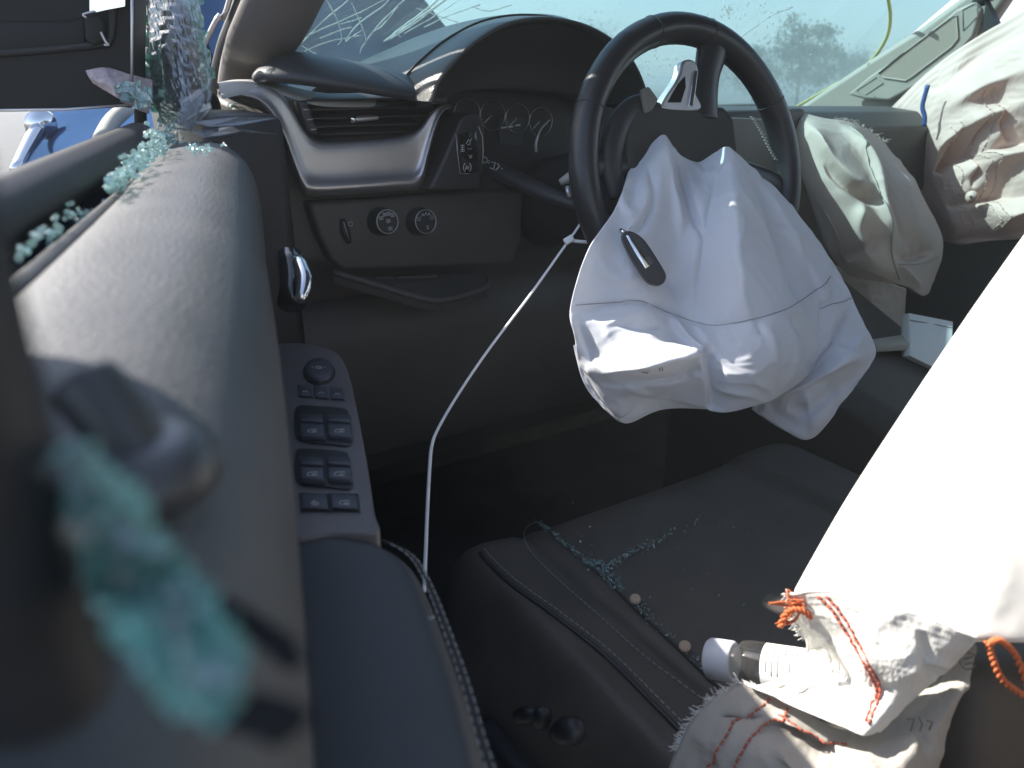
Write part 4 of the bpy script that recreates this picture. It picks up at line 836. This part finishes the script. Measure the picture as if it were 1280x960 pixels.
# outer belt moulding, channel
MB().tube([D(s, -.128, 1.236) for s in np.linspace(.05, .93, 16)], .017, 10, flat=1.).build('belt_moulding', M_rubber, door)
MB().tube([D(s, -.15, 1.225) for s in np.linspace(.05, .95, 16)], .014, 8).build('belt_chrome', M_black, door)
MB().box(D(.3, -.11, 1.17), (.045, 1.35, .06), np.array([Dn, De, EZ])).build('glass_channel', M_matte, door, False)
MB().tube([D(s, -.094, 1.224) for s in np.linspace(-.3, .9, 16)], .006, 8).build('inner_seal', M_rubber, door)
MB().box(D(.3, -.15, .85), (.06, 1.35, .72), np.array([Dn, De, EZ])).build('outer_panel', M_paint, door, True, bevel=.02)
MB().box(D(.28, -.06, .74), (.10, 1.3, .54), np.array([Dn, De, EZ])).build('lower_trim', M_matte, door, True, bevel=.02)
# window frame ahead of the glass
MB().tube([atD(176, 158, .93), atD(173, 70, .93), atD(170, -60, .93)], .0075, 8).build('window_frame', M_rubber, door)
# broad upright added at the door window to shade the near trim
fu = []
for z in np.linspace(1.05, 1.62, 8):
    k = (z - 1.23) * .10; fu.append([D(a + k, b, z) for a, b in [(.208, -.062), (.217, -.068), (.222, -.09), (.206, -.112), (.13, -.112), (.12, -.095), (.14, -.075), (.18, -.064)]])
MB().loft(fu).build('shading_upright', M_rubber, door, True, bevel=.003)
np0 = atD(48, 600, .085) - Rv * .014
MB().tube(curve([np0 + EZ * .25, np0 + EZ * .1, np0, np0 - EZ * .09, np0 - EZ * .2], 12), .0145, 14).build('loose_seal', M_rubber, door)
# lock knob with its collar
kb = D(.0, 0, 0); c0 = atZ(188, 578, 1.231); kt = atD(96, 468, .145)
collar = MB().loft([[c0 + (De * math.cos(t) * 1.25 + Dn * math.sin(t)) * r + EZ * h for t in np.linspace(0, 6.283, 28, endpoint=False)] for h, r in [(-.004, .0125), (.001, .0122), (.0035, .0105), (.0052, .0082), (.0056, .006)]]).build('knob_collar', mat('collar_plastic', (.07, .07, .072), .38), door)
MB().tube(curve([c0 + (0, 0, -.004), c0 * .6 + kt * .4, c0 * .15 + kt * .85, kt], 12), [.0066, .0066, .0067, .0068, .0069, .007, .007, .007, .0069, .0064, .0052, .0026], 16).build('lock_knob', mat('knob_plastic', (.06, .06, .06), .42), door, sub=1)
# dark strips laid in place of shadows near the rear of the trim
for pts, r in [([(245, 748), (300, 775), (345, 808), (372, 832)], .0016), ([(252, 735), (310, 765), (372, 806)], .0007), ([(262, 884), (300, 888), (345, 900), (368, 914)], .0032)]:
    MB().tube([atZ(x, y, 1.2315) for x, y in curve(pts, 14)], [r * .6] + [r] * 12 + [r * .6], 8, flat=.5).build('shadow_strip', mat('shadow_black', (.022, .022, .022), .9, spec=.1), door)
# inside handle
hb = MB().tube(curve([atD(371, 322, .66), atD(377, 335, .65), atD(381, 352, .64), atD(375, 376, .63)], 12), [.003, .006, .0065, .007, .0065, .006, .004], 12).build('inside_handle', M_chrome, door)
MB().tube(curve([atD(362, 320, .69), atD(366, 350, .675), atD(364, 380, .66)], 6), .012, 10).build('handle_cup', M_gloss, door)
# armrest with switch plate
AZ = 1.02
arm_edge = curve([(392, 668), (440, 668), (488, 680), (520, 700), (540, 735), (562, 790), (585, 855), (604, 920), (618, 965), (640, 1040)], 50)
inner = [atZ(x, y, AZ) for x, y in arm_edge]; rows = []
for p in inner:
    s = np.dot(p - D(0, 0, 0), De); v = np.dot(p - D(0, 0, 0), Dn); r = []
    v0 = -.03
    for f, dz in [(0, .0), (.3, .004), (.6, .006), (.85, .003), (.95, -.003), (1.0, -.014), (1.02, -.035), (1.0, -.08), (.85, -.14), (.6, -.18)]: r.append(D(s, v0 + (v - v0) * f, AZ + dz))
    rows.append(r)
arm = MB().grid(cr(np.array(rows), 60)).build('armrest', M_arm, door, sub=2)
ed = np.array([p + EZ * .0015 for p in inner]); 
stitches(ed[12:] - Dn * .0035 + EZ * .001, 'stitching', M_thread, arm, L=.0045, gap=.0022, r=.0005)
stitches(ed[12:] + Dn * .0005 - EZ * .001, 'stitching', M_thread, arm, L=.0045, gap=.0022, r=.0005)
MB().tube(ed[10:] - Dn * .0015, .0009, 5).build('arm_seam', M_matte, arm)
icon('lint', [[(-1, .5), (1, 0), (-.8, -.5)]], atZ(540, 772, AZ + .0055), EX, EY, EZ, .002, arm, r=.0003)
PZ = 1.028
plate_o = curve([(330, 432), (362, 428), (395, 431), (420, 440), (432, 456), (440, 482), (450, 530), (460, 585), (468, 640), (472, 664), (420, 666), (350, 664), (330, 560), (330, 432)], 50)[:-1]
plate = MB().prism([atZ(x, y, PZ) for x, y in plate_o], (0, 0, -.06)).build('switch_plate', M_switch, door, True, bevel=.006, seg=4, angle=40)
def pz(x, y, h=0.): return atZ(x, y, PZ + h)
def key(q, h, name, strokes=None, parent=plate, m=M_button, sc=.0035, bev=.0018):
    o = MB().prism([pz(x, y, .0008) for x, y in q], (0, 0, h)).build(name, m, parent, True, bevel=bev, seg=3)
    if strokes:
        cxx = sum(a for a, _ in q) / len(q); cyy = sum(b for _, b in q) / len(q); icon('symbol', strokes, atZ(cxx, cyy, PZ + h + .0012), unit(pz(cxx + 10, cyy) - pz(cxx, cyy)), unit(pz(cxx, cyy - 10) - pz(cxx, cyy)), EZ, sc, o, r=.0003)
    return o
win = [[(-1, -.7), (-1, .1), (-.4, .8), (1, .8), (1, -.7), (-1, -.7)], [(-.2, -.7), (.3, .1), (.8, -.3)], [(.3, .1), (.3, -.7)]]
lock = [[(-.7, -.8), (-.7, 0), (.7, 0), (.7, -.8), (-.7, -.8)], [(-.4, 0), (-.4, .7), (.2, .8)]]
cc = pz(399, 466); rx = pz(418, 466) - cc; ry = pz(399, 452.5) - cc
el = lambda k, h: [cc + rx * math.cos(t) * k + ry * math.sin(t) * k + EZ * h for t in np.linspace(0, 6.283, 36, endpoint=False)]
MB().loft([el(1.08, .0002), el(1.08, .0012), el(1.0, .0012), el(.98, .0004)]).build('dial_well', M_matte, plate)
mk = MB().loft([el(.97, -.001), el(.95, .004), el(.88, .006), el(.5, .0052), el(.05, .0052)]).build('mirror_dial', M_button, plate)
icon('symbol', [circ(0, 0, .5, 0, 360, 12), [(-.9, .2), (-1.1, 0), (-.9, -.2)], [(.9, .2), (1.1, 0), (.9, -.2)], [(0, -.2), (.6, -.3)]], cc + EZ * .0056, unit(rx), unit(ry), EZ, .006, mk, r=.0003)
def qd(x0, x1, y0, y1, sk=3): return [(x0, y0), (x1, y0 + sk * .6), (x1 + 2, y1 + sk * .6), (x0 + 2, y1)]
for k in range(3): key(qd(372 + k * 20, 389 + k * 20, 482 + k * 1.6, 496 + k * 1.6, 2), .0016, 'mirror_button', [[(-1, -.4), (-.6, .6), (.4, .6)], [(.6, -.5), (1, .4)]], sc=.0022)
for y0 in (512, 566):
    w_ = curve([(368, y0 + 4), (374, y0 - 4), (400, y0 - 3), (430, y0), (436, y0 + 8), (438, y0 + 36), (436, y0 + 46), (410, y0 + 44), (376, y0 + 40), (368, y0 + 28), (368, y0 + 4)], 40)[:-1]
    MB().prism([pz(x, y, .0006) for x, y in w_], (0, 0, .0012)).build('switch_well', M_black, plate, True, bevel=.0005)
    for x0 in (374, 408):
        q = qd(x0, x0 + 31, y0 + 12, y0 + 40, 2)
        o = key(q, .0055, 'window_switch', win, sc=.0036)
        MB().prism([pz(x, y, .0062) for x, y in [(x0 + 2, y0 + 11), (x0 + 30, y0 + 12.5), (x0 + 30, y0 + 18), (x0 + 2, y0 + 16.5)]], (0, 0, .0022)).build('switch_lip', M_button, o, True, bevel=.001)
for x0, st in ((376, lock), (413, win)): key(qd(x0, x0 + 33, 619, 637, 2), .0018, 'lock_button', st, sc=.0033)
for x0 in (374.5, 411.5):
    q = [pz(x, y, .0012) for x, y in qd(x0, x0 + 36, 617, 639, 2)]; MB().tube(q + [q[0], q[1]], .0006, 5, caps=False, up=EZ).build('button_gap', M_matte, plate)
# pull pocket between plate and armrest
MB().prism([atZ(x, y, AZ + .001) for x, y in curve([(372, 676), (400, 668), (440, 668), (452, 676), (430, 688), (385, 692), (372, 676)], 20)[:-1]], (0, 0, .002)).build('pull_pocket', M_matte, door, False)
# ---- door mirror with its glass knocked out
SM = .95
def ms(x, y, d=0.): return atS(x, y, SM - d)
mo = curve([(-120, -120), (0, -130), (120, -120), (168, -80), (168, 0), (167, 60), (166, 128), (150, 134), (80, 137), (0, 137), (-100, 134), (-128, 100), (-120, -120)], 60)[:-1]
M_mblack = mat('mirror_black', (.011, .011, .012), .6, spec=.3)
mir = MB().prism([ms(x, y, -.03) for x, y in mo], De * .10).build('mirror_housing', M_mblack, door, True, bevel=.012, seg=4, angle=50)
mi = curve([(-100, -100), (120, -100), (140, -60), (140, 30), (136, 50), (120, 56), (0, 66), (-100, 66), (-100, -100)], 50)[:-1]
lipm = [ms(x, y, -.027) for x, y in mi]; MB().tube(lipm + lipm[:2], .004, 8, up=De, caps=False).build('mirror_bezel', M_rubber, mir)
MB().prism([ms(x, y, -.024) for x, y in [(-60, 26), (78, 26), (106, 22), (108, 60), (60, 64), (-60, 66)]], De * .006).build('backing_plate', M_mblack, mir, True, bevel=.003)
MB().prism([ms(x, y, -.018) for x, y in [(104, 20), (122, 16), (130, 26), (132, 52), (116, 58), (106, 50)]], De * .006).build('backing_plate', M_mblack, mir, True, bevel=.003)
for q in ([(112, -40), (124, -40), (158, -30), (156, 8), (134, 12), (112, 17)],):
    MB().prism([ms(x, y, -.012) for x, y in q], De * .003).build('mirror_shard', M_mirror, mir, False)
for q in ([(126, 40), (132, 52), (136, 56), (130, 56)], [(108, 22), (104, 18), (118, 14)]): MB().tube([ms(x, y, -.008) for x, y in curve(q, 10)], .0012, 5).build('clip', M_silver, mir)
MB().tube([ms(x, y, -.01) for x, y in [(0, 138), (80, 137), (166, 131)]], .0016, 6).build('lower_edge', M_silver, mir)
MB().tube([ms(165, y, -.002) for y in (-60, 40, 130)], .0015, 6).build('sail_edge', M_silver, mir)
# ---- smashed window glass left in the front of the frame
wg = MB()
outl = curve([(180, -20), (240, -20), (250, 20), (257, 55), (264, 95), (264, 128), (252, 150), (222, 160), (196, 152), (187, 120), (181, 60), (180, -20)], 80)[:-1]
def inside(x, y, P):
    c = False; j = len(P) - 1
    for i in range(len(P)):
        if (P[i][1] > y) != (P[j][1] > y) and x < (P[j][0] - P[i][0]) * (y - P[i][1]) / (P[j][1] - P[i][1]) + P[i][0]: c = not c
        j = i
    return c
def shard_cells(mb, outl, step, dep, jit=.45, thick=.0035, tilt=.004, gap=.06, seed=2):
    r = random.Random(seed); x0, y0 = np.min(outl, axis=0); x1, y1 = np.max(outl, axis=0); nx, ny = int((x1 - x0) / step) + 2, int((y1 - y0) / step) + 2
    V = [[(x0 + (i - .5) * step + r.uniform(-jit, jit) * step, y0 + (j - .5) * step + r.uniform(-jit, jit) * step) for i in range(nx + 1)] for j in range(ny + 1)]
    for j in range(ny):
        for i in range(nx):
            q = [V[j][i], V[j][i + 1], V[j + 1][i + 1], V[j + 1][i]]; cx_, cy_ = np.mean(q, axis=0)
            if not inside(cx_, cy_, outl): continue
            tri = [q] if r.random() < .5 else ([q[:3], [q[0], q[2], q[3]]])
            for t in tri:
                mx_, my_ = np.mean(t, axis=0); d0 = dep(mx_, my_) + r.gauss(0, tilt * .4); gx, gy = r.gauss(0, tilt), r.gauss(0, tilt)
                t = [(mx_ + (a - mx_) * (1 - gap), my_ + (b - my_) * (1 - gap)) for a, b in t]
                mb.prism([atD(a, b, d0 + gx * (a - mx_) / step + gy * (b - my_) / step) for a, b in t], Fv * thick)
shard_cells(wg, outl, 9.5, lambda x, y: .92 + (x - 180) * .0012 + .02 * math.sin(y / 30), seed=4, thick=.002, tilt=.0012, gap=.05)
wgo = tag(wg.build('crazed_window_glass', M_shard, door, False), kind='stuff')
ge = MB(); shard_cells(ge, [(179, -20), (193, -20), (196, 70), (198, 140), (188, 142), (183, 70)], 6, lambda x, y: .935, seed=6, thick=.006)
tag(ge.build('glass_edge', M_teal, door, False), kind='stuff')
fm = MB(); fl = [[(200, -10, .955), (215, -10, .95), (236, 10, .96)], [(200, 50, .94), (222, 45, .935), (246, 60, .95)], [(204, 100, .945), (225, 95, .935), (252, 102, .95)], [(206, 140, .95), (228, 142, .94), (252, 140, .95)]]
X = relax(surf(px_rows(fl), 30, 30), su=1.03, sv=1.03, amp=.008, seed=3, fscale=14, iters=120, soft=.03)
fm.grid(X); fmo = fm.build('tint_film', M_film, door); sd_ = fmo.modifiers.new('solid', 'SOLIDIFY'); sd_.thickness = .0008
fm = MB(); fl = [[(107, 88, .80), (132, 84, .805), (160, 92, .82), (190, 100, .84)], [(112, 98, .80), (140, 105, .795), (165, 112, .82), (190, 122, .84)], [(116, 104, .805), (146, 122, .80), (168, 134, .82), (186, 142, .84)]]
X = relax(surf(px_rows(fl), 20, 30), su=1.12, sv=1.08, amp=.008, seed=8, fscale=30, iters=120)
fm.grid(X); fmo = fm.build('tint_film', mat('film_lilac', (.42, .34, .36), .25, var=.3, vscale=60), door); sd_ = fmo.modifiers.new('solid', 'SOLIDIFY'); sd_.thickness = .0012
sg = MB(); shard_cells(sg, [(140, 102), (162, 98), (186, 110), (190, 138), (176, 138), (150, 120)], 8, lambda x, y: .79, seed=9, thick=.002, tilt=.0015)
tag(sg.build('crazed_window_glass', M_shard, door, False), kind='stuff')
for q in ([(232, 150), (262, 128), (264, 134), (240, 160)], [(216, 152), (250, 118), (262, 108), (238, 164)], [(240, 152), (300, 146), (344, 147), (300, 156), (262, 158)], [(238, 164), (290, 158), (348, 168), (300, 164), (255, 172)], [(225, 128), (250, 110), (256, 120), (236, 162)]):
    t0 = random.uniform(.78, .8); MB().prism([atD(x, y, t0 + random.uniform(-.01, .01)) for x, y in q], Fv * .0025).build('splinter', M_clear, door, False)
# fine fracture lines and a crumpled clear layer over the hanging pane
fl = [[(184, -20, .925), (210, -20, .92), (244, -20, .93)], [(186, 40, .915), (216, 35, .90), (256, 48, .92)], [(188, 95, .91), (222, 90, .89), (264, 100, .915)], [(196, 135, .905), (226, 140, .885), (262, 132, .905)], [(206, 158, .90), (230, 164, .885), (250, 154, .90)]]
X = relax(surf(px_rows(fl), 40, 34), su=1.07, sv=1.05, amp=.010, seed=13, fscale=20, iters=140, soft=.03)
cm = MB().grid(X).build('clear_layer', M_clear, door, False); sd_ = cm.modifiers.new('solid', 'SOLIDIFY'); sd_.thickness = .0008
fc = MB(); rr = random.Random(5)
for k in range(46):
    i, j = rr.randrange(2, 37), rr.randrange(2, 31); pts = [X[i, j]]
    for q in range(rr.randrange(3, 7)):
        i = min(39, max(0, i + rr.choice([-1, 1, 2, 0]))); j = min(33, max(0, j + rr.choice([-1, 1, 0]))); pts.append(X[i, j])
    fc.tube([p - Fv * .001 for p in pts], rr.uniform(.0003, .0008), 4)
tag(fc.build('fracture_line', mat('fracture_white', (.75, .82, .8), .3, trans=.3), door), kind='stuff')
mb = MB()
def fz_(x, y, up): return atZ(x, y, 1.236 + up)
for k in range(620):
    f = random.random() ** 1.3; c = curve([(212, 172), (196, 186), (172, 204), (150, 222), (136, 236)], 20)[int(f * 19)]
    crumb(mb, atV(c[0] + random.gauss(0, 9 * (1 - f) + 3), c[1] + random.gauss(0, 7 * (1 - f) + 3), -.098 + random.uniform(-.01, .012)), random.choice([random.uniform(.0015, .0035), random.uniform(.003, .006)]))
for k in range(40):
    x, y = random.uniform(20, 135), 0; y = 250 + (135 - x) * .55 + random.gauss(0, 6); crumb(mb, atV(x, y, -.1), random.uniform(.002, .005))
for k in range(50): crumb(mb, atZ(random.gauss(250, 12), random.gauss(186, 4), 1.238), random.uniform(.002, .004))
tag(mb.build('window_crumbs', M_crumb, None, False), 'teal glass crumbs along the door window channel below the shattered pane', 'broken glass', kind='stuff')
# ---- blurred sheet of crazed glass close to the lens
ng = MB(); no = curve([(72, 560), (100, 552), (140, 590), (185, 650), (240, 715), (284, 785), (300, 850), (284, 900), (232, 900), (172, 840), (122, 770), (96, 690), (80, 620), (72, 560)], 60)[:-1]
zdep = lambda x, y: (1.243 + .02 * max(0, 1 - (y - 540) / 200) - CAM[2]) / ray(x, y)[2]
shard_cells(ng, no, 17, zdep, seed=14, thick=.0018, tilt=.0012, gap=.03)
ngo = tag(ng.build('hanging_glass', M_teal, None, False), 'blurred teal sheet of shattered window glass beside the door lock knob', 'broken glass', kind='stuff')
gm = MB()
for k in range(30):
    f = random.random(); c = curve([(86, 570), (120, 620), (165, 700), (215, 780), (262, 850)], 30)[int(f * 29)]; x, y = c[0] + random.gauss(0, 12 + 14 * f), c[1] + random.gauss(0, 14)
    crumb(gm, atD(x, y, zdep(x, y) - .003), random.uniform(.0012, .0034))
tag(gm.build('glass_glint', M_clear, ngo, False), kind='stuff')
GLARE_HAZE = .013
# ================================================================== hazy air added round everything to stand in for lens glare
hz = MB().box((5, 30, 3.2), (160, 110, 8.6)).build('glare_haze', M_matte, None, False); tag(hz, kind='stuff')
hm = bpy.data.materials.new('glare_haze_air'); hm.use_nodes = True; hn = hm.node_tree.nodes; hn.remove(hn['Principled BSDF'])
hv = hn.new('ShaderNodeVolumePrincipled'); hv.inputs['Density'].default_value = GLARE_HAZE; hv.inputs['Color'].default_value = (.9, .92, .93, 1)
hm.node_tree.links.new(hv.outputs[0], hn['Material Output'].inputs['Volume']); hz.data.materials.clear(); hz.data.materials.append(hm)
